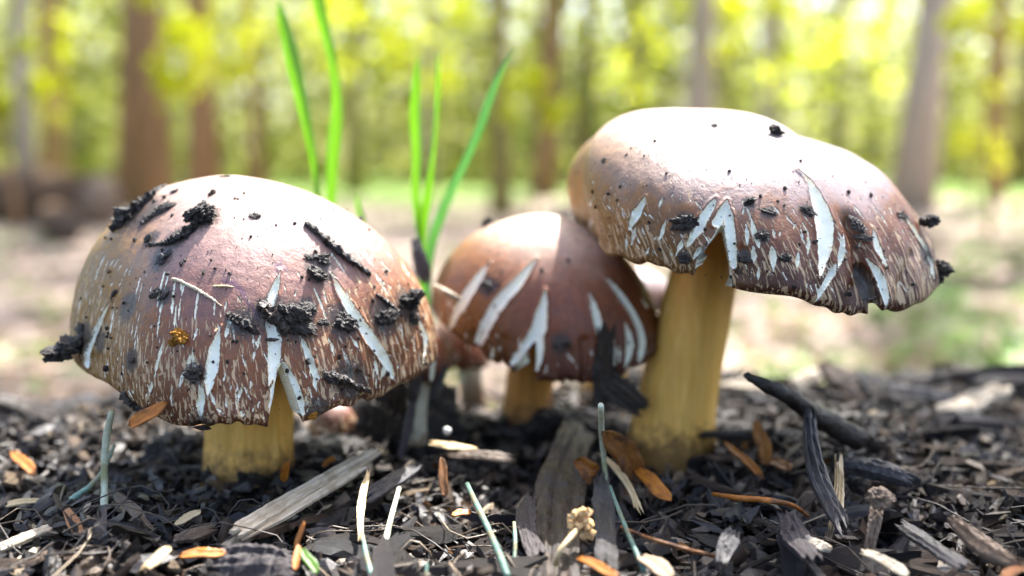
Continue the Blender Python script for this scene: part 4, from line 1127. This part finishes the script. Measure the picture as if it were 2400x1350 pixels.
def hero(name, p0, p1, wpx, m, label, cat, seed, z0=.004, z1=.004, thick=.35, up=(0, -.45, 1), fine=True, Y=None, shape='chip', **kw):
    a = gp(p0[0], p0[1], z0) if Y is None else pt(p0[0], p0[1], Y[0])
    b = gp(p1[0], p1[1], z1) if Y is None else pt(p1[0], p1[1], Y[1])
    c = (a + b) / 2; W = wpx / FPX * c[1]; L = np.linalg.norm(b - a)
    if shape == 'chip': me = chip_mesh(name, L, W, W * thick, M[m], seed, 22 if fine else 12, 9 if fine else 5, **kw)
    else: me = scale_mesh(name, L, W, M[m], seed, **kw)
    o = obj(name, me, None, c, basis(b - a, up))
    return tag(o, label, cat)
def stalk(pts, label, m, cat='grass stem', name='grass_stalk', n=7, rough=.05, z=.006, Y=None, seed=0):
    """thin stem through photo points lying on the mulch; pts = (px, py, width px[, height])"""
    P = []; R = []
    for p in pts:
        q = gp(p[0], p[1], p[3] if len(p) > 3 else z) if Y is None else pt(p[0], p[1], Y)
        P.append(q); R.append(p[2] / FPX * q[1] / 2)
    P = np.array(P); R = np.array(R); t = np.linspace(0, 1, len(P)); s = np.linspace(0, 1, 20)
    Qc = np.stack([np.interp(s, t, P[:, a]) for a in range(3)], -1); R = np.interp(s, t, R)
    for _ in range(3): Qc[1:-1] = (Qc[:-2] + 2 * Qc[1:-1] + Qc[2:]) / 4
    c = Qc.mean(0)
    o = obj(name, tmesh(name, Qc - c, R, M[m], n, seed, rough), None, c)
    return tag(o, label, cat)
# --- pieces one can point to
root = empty('wood_splinter', gp(700, 1175, .006), 'long pale splintered stick lying in front of the left mushroom stem', 'wood splinter')
c0 = gp(700, 1175, .006)
for q, (a, b, wp, dz, sd) in enumerate([((545, 1250), (872, 1062), 40, .0075, 1), ((575, 1262), (850, 1098), 26, .006, 2), ((530, 1282), (690, 1205), 30, .005, 3)]):
    A_, B_ = gp(a[0], a[1], dz), gp(b[0], b[1], dz + .004 * (q < 2)); c = (A_ + B_) / 2; W = wp / FPX * c[1]
    obj('strand', chip_mesh('strand', np.linalg.norm(B_ - A_), W, W * .5, M['pale'], 40 + sd, 30, 9, taper=.2, bend=.015, jag=.04, groove=.35), root, c - c0, basis(B_ - A_, (0, -.6, 1)))
H = hero
H('bark_chip', (862, 1165), (978, 1092), 46, 'bark_grey', 'flat slate-grey bark chip right of the long pale stick', 'bark', 1, .007, .009)
H('bark_slab', (1345, 985), (1275, 1345), 108, 'bark', 'broad dark bark slab running towards the viewer below the middle mushroom', 'bark', 2, .006, .006, thick=.25)
H('bark_slab', (1412, 1140), (1425, 1349), 52, 'bark_grey', 'narrow grey bark slab right of the broad dark slab', 'bark', 3, .008, .007, thick=.3)
H('bark_chip', (1228, 1160), (1238, 1300), 46, 'bark_plum', 'dark plum bark piece left of the broad dark slab', 'bark', 31, .007, .006)
H('bark_chip', (1422, 762), (1408, 950), 46, 'bark', 'upright dark bark chip leaning on the front of the middle cap', 'bark', 4, Y=(.2655, .2685), up=(0, -1, .1), thick=.2, taper=.15, bend=.01)
H('bark_chip', (1405, 880), (1508, 960), 62, 'bark', 'dark bark flap at the foot of the upright chip on the middle cap', 'bark', 5, Y=(.2665, .272), up=(0, -1, .2), thick=.18, taper=.2, bend=.02)
H('bark_chunk', (500, 1325), (690, 1330), 100, 'bark_plum', 'purplish brown bark chunk at the bottom edge below the pale stick', 'bark', 6, .006, .006, thick=.5, taper=.12)
H('bark_chip', (410, 1265), (500, 1240), 40, 'wood', 'brown weathered wood chip left of the pale stick', 'wood chip', 32, .006, .006)
H('wood_chip', (270, 1165), (345, 1245), 46, 'wood', 'ridged grey-brown wood chip in the left foreground', 'wood chip', 7, .007, .006)
H('wood_chip', (0, 1278), (195, 1212), 32, 'pale', 'long pale stick at the lower left edge', 'wood splinter', 8, .006, .007, thick=.5)
H('wood_chip', (232, 1258), (300, 1296), 20, 'wood_tan', 'light tan wood sliver in the left foreground', 'wood splinter', 9)
H('wood_chip', (258, 1254), (305, 1284), 22, 'pale', 'short pale sliver just above the light tan one', 'wood splinter', 10, .007, .007)
H('wood_chip', (340, 1252), (368, 1290), 24, 'pale', 'stubby pale wood bit right of the two short slivers', 'wood chip', 11)
H('wood_chip', (20, 1330), (90, 1290), 26, 'pale', 'pale sliver in the bottom left corner', 'wood splinter', 12)
H('wood_chip', (90, 1325), (175, 1300), 62, 'wood', 'rounded grey wood lump in the bottom left corner', 'wood chip', 33, thick=.6)
H('wood_chip', (20, 1178), (105, 1172), 20, 'straw', 'tan sliver at the left edge above the long pale stick', 'wood splinter', 34)
H('wood_chip', (1012, 1040), (1112, 1052), 22, 'straw', 'tan and orange sliver in the dark gap before the middle mushroom', 'wood splinter', 13, .012, .012)
H('wood_chip', (1060, 1062), (1200, 1074), 30, 'wood', 'brown stick under the tan and orange sliver', 'twig', 14, .009, .008)
H('wood_chip', (1003, 938), (1092, 955), 22, 'pale', 'bright pale stick behind the left cap near the pale stem', 'twig', 15, Y=(.30, .305))
H('bark_root', (960, 955), (1140, 990), 46, 'bark', 'dark bark ridge under the bright pale stick', 'bark', 16, Y=(.30, .31), thick=.5)
H('bark_shred', (962, 960), (985, 850), 26, 'bark', 'dark upright bark shred beside the right rim of the left cap', 'bark', 17, Y=(.268, .272), up=(0, -1, .1))
H('bark_shred', (940, 1075), (972, 930), 22, 'bark_plum', 'second dark shred leaning up to the left cap', 'bark', 18, Y=(.262, .268), up=(0, -1, .1))
H('bark_shred', (1010, 935), (1045, 860), 18, 'bark_grey', 'greyish curled shred by the small wine-red mushroom', 'bark', 19, Y=(.272, .274), up=(0, -1, .1))
H('bark_shred', (998, 660), (972, 560), 36, 'bark_grey', 'ragged bark shred standing behind the right shoulder of the left cap', 'bark', 20, Y=(.296, .300), up=(0, -1, .1), taper=.7)
H('fallen_leaf', (1420, 1010), (1510, 1125), 66, 'rust', 'large rust-brown leaf at the foot of the ochre stem', 'dry leaf', 21, .022, .006, shape='scale', up=(0, -1, .5))
H('fallen_leaf', (1490, 1095), (1570, 1172), 36, 'orange', 'orange-brown leaf right of the large rust-brown one', 'dry leaf', 22, .010, .006, shape='scale', up=(0, -1, .6))
H('fallen_leaf', (1345, 1080), (1400, 1110), 40, 'orange', 'curled orange leaf left of the large rust-brown one', 'dry leaf', 23, .013, .010, shape='scale', curl=.8, up=(0, -1, .4))
H('fallen_leaf', (1362, 1105), (1385, 1135), 20, 'rust', 'small rusty tip hanging under the curled orange leaf', 'dry leaf', 36, .009, .006, shape='scale', up=(0, -1, .4))
H('wood_sliver', (1420, 1060), (1508, 1188), 18, 'straw', 'long tan sliver across the large rust-brown leaf', 'wood splinter', 24, .012, .007)
H('bud_scale', (1695, 1030), (1790, 1118), 22, 'orange', 'long orange sliver right of the ochre stem', 'bud scale', 25, .012, .008, shape='scale')
H('fallen_leaf', (1772, 985), (1800, 1090), 34, 'rust', 'upright rusty leaf right of the long orange sliver', 'dry leaf', 26, .018, .006, shape='scale', up=(0, -1, .2))
H('fallen_leaf', (1800, 1075), (1850, 1100), 40, 'rust', 'small rusty leaf behind the upright rusty one', 'dry leaf', 37, .006, .006, shape='scale')
H('purple_chip', (1975, 1082), (2142, 1122), 52, 'bark_grey', 'lilac-grey bark stick to the right of the dark branch', 'bark', 27, .012, .010, thick=.6)
H('straw_piece', (1972, 1085), (1958, 1245), 26, 'straw', 'upright tan straw in the right foreground', 'straw', 28, .014, .006, thick=.5)
H('bark_stick', (1878, 985), (1955, 1245), 42, 'bark_grey', 'grey bark stick slanting down from the dark branch', 'bark', 29, .022, .008, thick=.6)
H('bark_stub', (2040, 1050), (2072, 955), 56, 'bark', 'dark pointed stub right of the dark branch', 'bark', 30, Y=(.315, .318), up=(0, -1, .1), taper=.8, thick=.6)
stalk([(1748, 880, 16, .034), (1800, 905, 34, .031), (1860, 935, 42, .026), (1930, 985, 54, .018), (2010, 1030, 60, .010)], 'dark forked branch rising to the left out of the right foreground mulch', 'bark', 'branch', 'branch', 12, .12, seed=3)
H('fallen_leaf', (1830, 960), (2020, 935), 70, 'litter', 'large sunlit yellow leaf lying behind the dark branch', 'dry leaf', 38, Y=(.40, .41), shape='scale', up=(0, -.5, 1))
stalk([(1672, 1158, 10, .009), (1730, 1168, 14, .012), (1800, 1172, 15, .012), (1860, 1183, 12, .010), (1895, 1210, 8, .005)], 'curved orange strip in the right foreground', 'orange', 'bark strip', 'orange_strip', 7, .06)
stalk([(1095, 1135, 12, .012), (1120, 1190, 16, .011), (1152, 1255, 16, .009), (1175, 1310, 18, .008), (1190, 1352, 18, .007)], 'blue-green grass stem slanting through the middle foreground', 'stalk')
stalk([(1205, 1225, 9, .010), (1208, 1270, 10, .008), (1205, 1320, 9, .005)], 'short blue-green stem beside the broad dark slab', 'stalk')
stalk([(262, 965, 15, .028), (250, 1020, 18, .022), (244, 1080, 16, .016), (245, 1140, 17, .010), (244, 1195, 20, .006)], 'upright pale grass stem left of the left mushroom', 'stalk_pale')
stalk([(268, 1045, 9, .016), (240, 1110, 12, .012), (205, 1145, 13, .009), (168, 1172, 18, .006)], 'blue-green stem crossing the upright pale one', 'stalk')
stalk([(848, 1245, 8, .010), (858, 1300, 12, .008), (872, 1352, 14, .006)], 'thin blue-green stem left of the slanting one', 'stalk')
stalk([(1000, 1320, 9, .008), (998, 1352, 10, .006)], 'blue-green stem tip at the bottom edge', 'stalk')
stalk([(1408, 950, 15, .030), (1410, 1020, 14, .020), (1416, 1080, 13, .013), (1420, 1130, 10, .008)], 'pale green stem standing before the ochre stem', 'stalk_pale')
stalk([(1430, 1140, 8, .012), (1455, 1210, 11, .010), (1485, 1280, 13, .008), (1510, 1340, 14, .006)], 'blue-green stem right of the narrow grey slab', 'stalk')
stalk([(1455, 1235, 9, .009), (1530, 1265, 10, .009), (1600, 1285, 11, .008), (1680, 1305, 11, .006)], 'reddish stem running right from the yellow tuft', 'rust')
stalk([(935, 1145, 12, .009), (920, 1200, 14, .008), (905, 1260, 16, .007), (900, 1290, 12, .006)], 'white splinter below the slate-grey bark chip', 'stalk_pale', 'wood splinter', 'splinter')
H('wood_sliver', (856, 1110), (838, 1255), 18, 'straw', 'upright orange-tan sliver at the right end of the pale stick', 'wood splinter', 39, .013, .007)
H('bud_scale', (418, 1300), (530, 1294), 30, 'orange', 'flat orange bud scale left of the purplish chunk', 'bud scale', 40, .008, .008, shape='scale')
H('bud_scale', (712, 1222), (690, 1290), 11, 'orange', 'thin orange sliver standing over the purplish chunk', 'bud scale', 41, .014, .009, shape='scale')
H('bud_scale', (700, 1275), (690, 1335), 16, 'orange', 'orange splinter below the thin orange sliver', 'bud scale', 42, .011, .008, shape='scale')
H('bud_scale', (674, 1082), (662, 1130), 20, 'orange', 'upright orange scale at the foot of the left stem', 'bud scale', 43, .014, .008, shape='scale', up=(0, -1, .2))
H('bud_scale', (25, 1055), (82, 1110), 26, 'orange', 'orange scale at the left edge', 'bud scale', 44, .009, .006, shape='scale')
H('bud_scale', (755, 1092), (785, 1072), 20, 'orange', 'small orange scale above the pale stick', 'bud scale', 45, .010, .012, shape='scale')
H('bud_scale', (1058, 1205), (1105, 1198), 20, 'orange', 'small orange scale left of the slanting blue-green stem', 'bud scale', 46, .009, .009, shape='scale')
H('bud_scale', (1352, 1302), (1450, 1352), 26, 'orange', 'bright orange splinter at the bottom centre', 'bud scale', 47, .010, .010, shape='scale')
H('fallen_leaf', (1035, 1070), (1042, 1165), 22, 'rust', 'hanging rusty splinter below the brown stick', 'dry leaf', 48, .014, .006, shape='scale', up=(0, -1, .2))
H('green_scrap', (330, 1345), (400, 1280), 30, 'straw', 'yellowing leaf blade at the bottom left', 'dry leaf', 49, .007, .010, shape='scale')
H('green_scrap', (705, 1285), (745, 1342), 24, 'weed', 'small green leaf right of the purplish chunk', 'green leaf', 50, .010, .007, shape='scale')
H('dry_scrap', (408, 1230), (470, 1195), 22, 'straw', 'yellowish leaf scrap before the left stem', 'dry leaf', 51, .007, .009, shape='scale')
H('pale_scrap', (1500, 1300), (1575, 1352), 46, 'wood_tan', 'light tan scrap at the bottom right of centre', 'dry leaf', 52, .008, .008, shape='scale')
H('pale_chip', (2030, 1290), (2130, 1345), 34, 'pale', 'pale greenish chip in the right foreground', 'wood chip', 53, .008, .007)
H('pale_chip', (1865, 1262), (1940, 1285), 40, 'pale', 'whitish chip under the grey bark stick', 'wood chip', 54, .007, .007)
H('pale_chip', (2235, 1230), (2380, 1335), 50, 'wood', 'grey-brown stick in the bottom right corner', 'wood chip', 55, .010, .008, thick=.6)
H('bark_chip', (2110, 1230), (2260, 1330), 48, 'bark_grey', 'blue-grey bark chip left of the corner stick', 'bark', 56, .008, .007)
H('bark_chip', (1840, 1215), (1900, 1320), 66, 'bark_plum', 'dark plum chip between the tan straw and the narrow slab', 'bark', 57, .008, .006)
H('bark_chip', (1690, 1310), (1722, 1240), 44, 'bark_grey', 'dark blue-grey chip in the right foreground', 'bark', 58, .008, .010)
H('wood_sliver', (2345, 1352), (2400, 1325), 22, 'orange', 'orange sliver in the bottom right corner', 'wood splinter', 59, .009, .009)
H('bud_twig', (2038, 1290), (2058, 1178), 30, 'wood', 'stalk of a grey knobbed bud in the right foreground', 'twig', 60, .006, .014, thick=.8, taper=.6)
o = obj('dry_bud', rough_lump('dry_bud', (.0022, .0020, .0018), 400, M['wood'], 4, .5), None, gp(2062, 1168, .016)); tag(o, 'round grey knob on the twig in the right foreground', 'bud')
o = obj('white_bead', lump('white_bead', (.0012, .0012, .0012), 401, M['fibre'], 2, 2., .08), None, gp(1048, 1010, .014)); tag(o, 'tiny white bead in the dark gap between the left and middle mushrooms', 'bead')
# yellow tuft with its stalk
tc = gp(1362, 1228, .012); root = empty('flower_tuft', tc, 'pale orange flower tuft on a thin stalk in the middle foreground', 'flower')
g = np.random.default_rng(8)
for k in range(34):
    d = g.normal(size=3); d /= np.linalg.norm(d); r = g.uniform(.0005, .0010)
    obj('floret', rough_lump('floret', (r, r, r * 1.2), 600 + k, M['tuft'], 2, .5) if k < 6 else root.children[k % 6].data, root, d * .0026 * g.uniform(.55, 1.1) * np.array([1.05, .8, 1.15]), (g.uniform(0, 6), g.uniform(0, 6), 0))
sp_ = [np.zeros(3), gp(1335, 1262, .011) - tc, gp(1312, 1290, .010) - tc, gp(1300, 1325, .007) - tc]
obj('stalk', tmesh('stalk', sp_, [.0006, .0006, .0005, .0005], M['straw'], 7), root)

# grass blades behind the caps
def blade(parent, pts, Y, m, label, seed):
    """folded grass blade standing at distance Y; pts = (px, py, width px) from the tip down"""
    P = np.array([pt(p[0], p[1], Y) for p in pts]); W = np.array([p[2] / FPX * Y for p in pts])
    t = np.linspace(0, 1, len(P)); s = np.linspace(0, 1, 40)
    Q = np.stack([np.interp(s, t, P[:, a]) for a in range(3)], -1); W = np.interp(s, t, W)
    for _ in range(4): Q[1:-1] = (Q[:-2] + 2 * Q[1:-1] + Q[2:]) / 4; W[1:-1] = (W[:-2] + 2 * W[1:-1] + W[2:]) / 4
    T = np.gradient(Q, axis=0); T /= np.linalg.norm(T, axis=1)[:, None]
    tw = .5 * np.sin(s * 3 + seed)
    S = np.cross(T, np.array([0, 1., 0])); S /= np.linalg.norm(S, axis=1)[:, None]
    Nn = np.cross(S, T); E = S * np.cos(tw)[:, None] + Nn * np.sin(tw)[:, None]
    v = np.linspace(-.5, .5, 7)
    c = np.array(parent.location)
    W = W * .74
    G = Q[:, None] + E[:, None] * (v[None, :, None] * W[:, None, None]) + Nn[:, None] * (np.abs(v)[None, :, None] * .5 * W[:, None, None]) - c
    o = obj('blade', mesh('blade', G.reshape(-1, 3), grid_faces(40, 7), [M[m]]), parent)
    o['label'] = label
def plant(px, Y, label):
    x = (px - 1200) / FPX * Y
    return empty('grass_plant', (x, Y, 0), label, 'grass')
ga = plant(763, .327, 'grass plant with two tall wide blades behind the left cap')
gb = plant(991, .322, 'grass plant with three narrow blades between the left and middle caps')
gc = plant(862, .335, 'short grass shoot barely showing above the slope of the left cap')
blade(ga, [(652, 0, 3), (660, 40, 34), (680, 120, 50), (700, 210, 44), (722, 310, 28), (738, 400, 20), (745, 470, 17), (750, 700, 16), (752, 990, 16)], .325, 'blade', 'wide bright grass blade with a rounded tip, leftmost of the blades', 1)
blade(ga, [(700, -260, 6), (735, -60, 38), (752, 40, 38), (775, 120, 26), (786, 190, 24), (790, 250, 36), (782, 320, 46), (776, 400, 42), (774, 480, 30), (774, 700, 22), (775, 990, 20)], .33, 'blade', 'tall twisted grass blade running out of the top of the picture', 2)
blade(gb, [(978, 135, 3), (975, 190, 28), (970, 270, 36), (976, 350, 32), (972, 430, 30), (978, 510, 28), (985, 560, 22), (990, 800, 18), (992, 990, 16)], .322, 'blade', 'bright yellow-green grass blade in the middle of the picture', 3)
blade(gb, [(1026, 125, 4), (1026, 200, 20), (1022, 300, 14), (1012, 390, 16), (1000, 470, 34), (988, 540, 28), (988, 800, 18), (990, 990, 16)], .324, 'blade', 'thin grass blade just right of the bright middle one', 4)
blade(gb, [(1206, 112, 2), (1185, 145, 10), (1152, 215, 26), (1128, 290, 28), (1100, 360, 22), (1060, 440, 28), (1022, 530, 36), (1003, 600, 30), (995, 800, 20), (992, 990, 16)], .32, 'blade_blue', 'bluish grass blade leaning far to the right', 5)
blade(gc, [(834, 455, 3), (840, 485, 18), (850, 525, 22), (858, 600, 18), (860, 800, 16), (862, 990, 14)], .335, 'blade', 'short grass tip showing above the slope of the left cap', 6)

# soil banked up between the stems
for k, (px, py, Y, sx, sz, lb) in enumerate([(930, 985, .292, .011, .0165, 'dark crumbly soil bank behind the right rim of the left cap'), (1010, 1000, .300, .012, .0135, 'dark soil bank under the small wine-red mushroom'),
        (1300, 1010, .305, .012, .006, 'dark soil heaped at the foot of the middle stem'), (420, 1040, .272, .012, .007, 'dark soil heaped left of the left stem'), (760, 1075, .268, .010, .006, 'dark soil heaped right of the left stem'),
        (1420, 1040, .297, .010, .006, 'dark soil heaped left of the right stem'), (1690, 1030, .297, .009, .005, 'dark soil heaped right of the right stem'), (870, 960, .31, .010, .010, 'dark soil lump behind the rusty button mushroom')]):
    o = obj('soil_mound', rough_lump('soil_mound', (sx, .009, sz), 950 + k, M['soil'], 5, .38), None, pt(px, py, Y) * [1, 1, 0] + [0, 0, .001]); tag(o, lb, 'soil')
# bigger lumps along the far crest of the mulch
g = np.random.default_rng(21)
for k, (px, Y, Lm, wm, m, lb) in enumerate([(40, .345, .022, .009, 'bark', 'dark bark lump on the mulch crest at the left edge'), (150, .36, .018, .007, 'bark_grey', 'grey chip on the mulch crest left of the orange bud scale'), (235, .335, .016, .006, 'bark', 'dark chip on the mulch crest by the upright pale stem'),
        (1760, .36, .022, .008, 'pale', 'sunlit pale chip behind the foot of the dark branch'), (1880, .385, .03, .010, 'pale', 'large sunlit pale chip on the crest behind the dark branch'), (2010, .37, .026, .010, 'wood', 'brown chip on the crest behind the dark stub'), (2110, .40, .028, .012, 'pale', 'bright blurred chip on the crest right of the dark stub'),
        (2200, .385, .03, .011, 'bark', 'dark lump on the crest at the right'), (2290, .41, .028, .011, 'wood', 'brown lump on the crest near the right edge'), (2370, .38, .026, .012, 'bark_plum', 'plum lump on the crest at the right edge'), (2330, .345, .022, .008, 'pale', 'pale whitish chip below the crest near the right edge'), (2180, .345, .024, .008, 'bark_grey', 'grey stick below the crest at the right'), (2270, .33, .018, .008, 'pale', 'short white chip right of the lilac-grey stick')]):
    x = (px - 1200) / FPX * Y
    o = obj('bark_chunk', chip_mesh('bark_chunk', Lm, wm, wm * .6, M[m], 1500 + k, 14, 6, bend=.08), None, (x, Y, float(ground_h(x, Y)) + .007), (g.normal() * .3, g.normal() * .25, g.uniform(-.9, .9))); tag(o, lb, 'bark')
# scattered mulch
def scatter():
    g = np.random.default_rng(99)
    stems = [(q[0], q[1], r) for q, r in [((-.066, .257), .013), ((.0045, .312), .010), ((.0445, .284), .013), ((-.026, .279), .008), ((-.013, .347), .010), ((.028, .35), .011), ((-.0535, .30), .008)]]
    zones = [('left', -9, 560), ('middle', 560, 1500), ('right', 1500, 9999)]
    def where(n, ylo, yhi):
        out = []
        while len(out) < n:
            Y = ylo * (yhi / ylo) ** g.random(); X = g.uniform(-1, 1) * (Y * .58 + .022)
            if any((X - a) ** 2 + (Y - b) ** 2 < r * r for a, b, r in stems): continue
            out.append((X, Y))
        return out
    def zone(X, Y):
        px = 1200 + FPX * X / Y
        return 'left' if px < 640 else ('middle' if px < 1500 else 'right')
    leftlib = [(chip_mesh('wood_chip', 1., a, a * .5, M[mk], 1300 + k, 11, 5, taper=.4, bend=.05, twist=.4), cw) for k, (a, mk, cw) in enumerate([(.22, 'wood', 'grey-brown'), (.16, 'pale', 'pale'), (.28, 'wood', 'grey-brown'), (.2, 'pale', 'pale'), (.3, 'wood_tan', 'light tan'), (.18, 'wood_tan', 'light tan')])]
    kinds = [  # name, category, count, length mm, aspect, thickness, materials, phrase
        ('bark_chip', 'bark', 300, (8, 27), (.09, .24), .55, [('bark', 'dark brown'), ('bark_plum', 'plum brown'), ('bark_grey', 'slate grey'), ('bark_warm', 'warm brown')], 'bark chip'),
        ('wood_chip', 'wood chip', 290, (5, 17), (.10, .28), .55, [('wood', 'grey-brown'), ('bark', 'blackish'), ('bark_warm', 'warm brown')], 'wood chip'),
        ('twig_bit', 'twig', 240, (8, 24), (.07, .14), .8, [('bark', 'dark'), ('bark_warm', 'brown'), ('wood', 'grey-brown')], 'twig'),
        ('straw_bit', 'straw', 80, (5, 14), (.12, .24), .5, [('straw', 'tan'), ('wood_tan', 'light tan')], 'sliver'),
        ('bark_shred', 'bark', 240, (18, 46), (.05, .13), .7, [('bark', 'dark brown'), ('bark_plum', 'plum brown'), ('bark_warm', 'warm brown')], 'long shred'),
        ('bud_flake', 'bud scale', 84, (3, 7), (.25, .4), .3, [('orange', 'orange'), ('rust', 'rusty')], 'bud scale')]
    for name, cat, n, (l0, l1), (a0, a1), tk, mats, phrase in kinds:
        lib = []
        for mk, cw in mats:
            for v in range(5):
                asp = g.uniform(a0, a1)
                if name == 'bark_shred': me = chip_mesh(name, 1., asp, asp * tk, M[mk], 1700 + v * 5 + len(lib), 16, 4, taper=g.uniform(.3, .8), bend=g.uniform(.06, .2), twist=1.2, groove=.4)
                elif name == 'bud_flake': me = scale_mesh(name, 1., asp, M[mk], 700 + v, nx=8, ny=4, T=.02)
                else: me = chip_mesh(name, 1., asp, asp * tk, M[mk], 800 + v * 7 + len(lib), 11, 5, taper=g.uniform(.2, .7), bend=g.uniform(.03, .16), twist=.6)
                lib.append((me, cw))
        for X, Y in where(n, .175, .47):
            z = zone(X, Y)
            me, cw = lib[g.integers(len(lib))]
            if z == 'left' and name in ('wood_chip', 'twig_bit') and g.random() < .6:   # finer, paler fragments on the left
                me, cw = leftlib[g.integers(len(leftlib))]
            L = g.uniform(l0, l1) / 1000 * (1 if g.random() < .8 else .6) * (.72 if z == 'left' else 1.08)
            up = abs(g.normal()) * .22
            rot = Euler((g.normal() * .45, g.normal() * .22 - (up if g.random() < .5 else -up), g.uniform(0, 2 * PI)))
            if name == 'bark_shred':
                rot.x *= .5; rot.y *= .35; up *= .35
                if any(b - .06 < Y < b and abs(X / Y - a / b) < .06 for a, b, r in stems[:3]): continue
            h = float(ground_h(X, Y)) + g.uniform(.0006, .0048) + math.sin(min(1.2, up)) * L * .25
            o = obj(name, me, None, (X, Y, h), rot, (L, L, L))
            zz = {'left': 'in the mulch left of the left mushroom', 'middle': 'in the mulch below the middle mushroom', 'right': 'in the mulch on the right'}[z]
            tag(o, '%s %s lying %s' % (cw, phrase, zz), cat, '%s %ss %s' % (cw, phrase, zz))
    clods = [rough_lump('soil_clod', (1, .85, .7), 900 + k, M['soil'], 3, .6) for k in range(7)]
    ring = [(a + (r + .001) * math.cos(t), b + (r + .001) * math.sin(t)) for a, b, r in stems[:3] for t in g.uniform(PI, 2 * PI, 12)]
    for X, Y in where(230, .18, .42) + ring:
        r = g.uniform(.0009, .0034); z = zone(X, Y)
        zz = {'left': 'left of the left mushroom', 'middle': 'below the middle mushroom', 'right': 'on the right'}[z]
        o = obj('soil_clod', clods[g.integers(7)], None, (X, Y, float(ground_h(X, Y)) + .003 + r * .3), (g.uniform(0, 6), g.uniform(0, 6), g.uniform(0, 6)), (r, r, r))
        tag(o, 'small damp black clod of soil in the mulch ' + zz, 'soil clod', 'soil clods in the mulch ' + zz)
    # everything smaller: one mass of crumbs, fibres and slivers
    A = Acc()
    pal = np.array([(.018, .013, .010), (.034, .024, .017), (.056, .041, .030), (.085, .065, .050), (.022, .017, .016), (.11, .078, .050), (.17, .12, .075), (.36, .28, .19), (.30, .12, .025)])
    wt = np.array([.25, .24, .16, .08, .15, .06, .04, .016, .010]); wt = wt / wt.sum()
    P = where(14500, .165, .50)
    v8 = np.array([[-.5, -.5, 0], [-.5, .5, 0], [-.5, 0, .6], [.1, -.6, 0], [.1, .6, 0], [.1, 0, .9], [.5, -.25, .1], [.5, .25, .1], [.5, 0, .45]])
    f8 = np.array([[0, 3, 4, 1], [0, 2, 5, 3], [1, 4, 5, 2], [3, 6, 7, 4], [3, 5, 8, 6], [4, 7, 8, 5], [0, 1, 2, 2], [6, 8, 7, 7]])
    f8 = f8[:6]
    for X, Y in P:
        L = g.uniform(.0015, .008) * (1.5 if Y > .4 else 1); W = L * g.uniform(.12, .5)
        R = np.array(Euler((g.normal() * .6, g.normal() * .45, g.uniform(0, 6.28))).to_matrix())
        V = (v8 + g.normal(size=v8.shape) * .12) * [L, W, W * .7]
        A.add(V @ R.T + [X, Y, float(ground_h(X, Y)) + g.uniform(0, .0055)], f8, pal[g.choice(len(pal), p=wt)])
    o = obj('mulch_crumbs', A.mesh('mulch_crumbs', [M['mass']], False)); tag(o, 'fine dark crumbs, fibres and slivers filling the mulch', 'mulch', None, 'stuff')
    # fine root fibres
    B = Acc()
    for k in range(520):
        X, Y = where(1, .18, .40)[0]; a = g.uniform(0, 6.28); L = g.uniform(.008, .03); s = np.linspace(0, 1, 7)
        z0 = float(ground_h(X, Y)) + .004
        pth = np.stack([X + np.cos(a + s * g.normal() * 1.5) * s * L, Y + np.sin(a + s * g.normal() * 1.5) * s * L, z0 + g.uniform(0, .006) * np.sin(s * PI) + .001 * np.sin(s * 9 + k)], -1)
        t_ = tube(pth, g.uniform(.00008, .00025), 4, close=False)
        B.add(*t_, pal[g.choice([2, 3, 5, 6, 7], p=[.3, .25, .2, .15, .1])])
    o = obj('root_fibres', B.mesh('root_fibres', [M['mass']])); tag(o, 'hair-thin rootlets and fibres tangled in the mulch', 'fibres', None, 'stuff')
scatter()
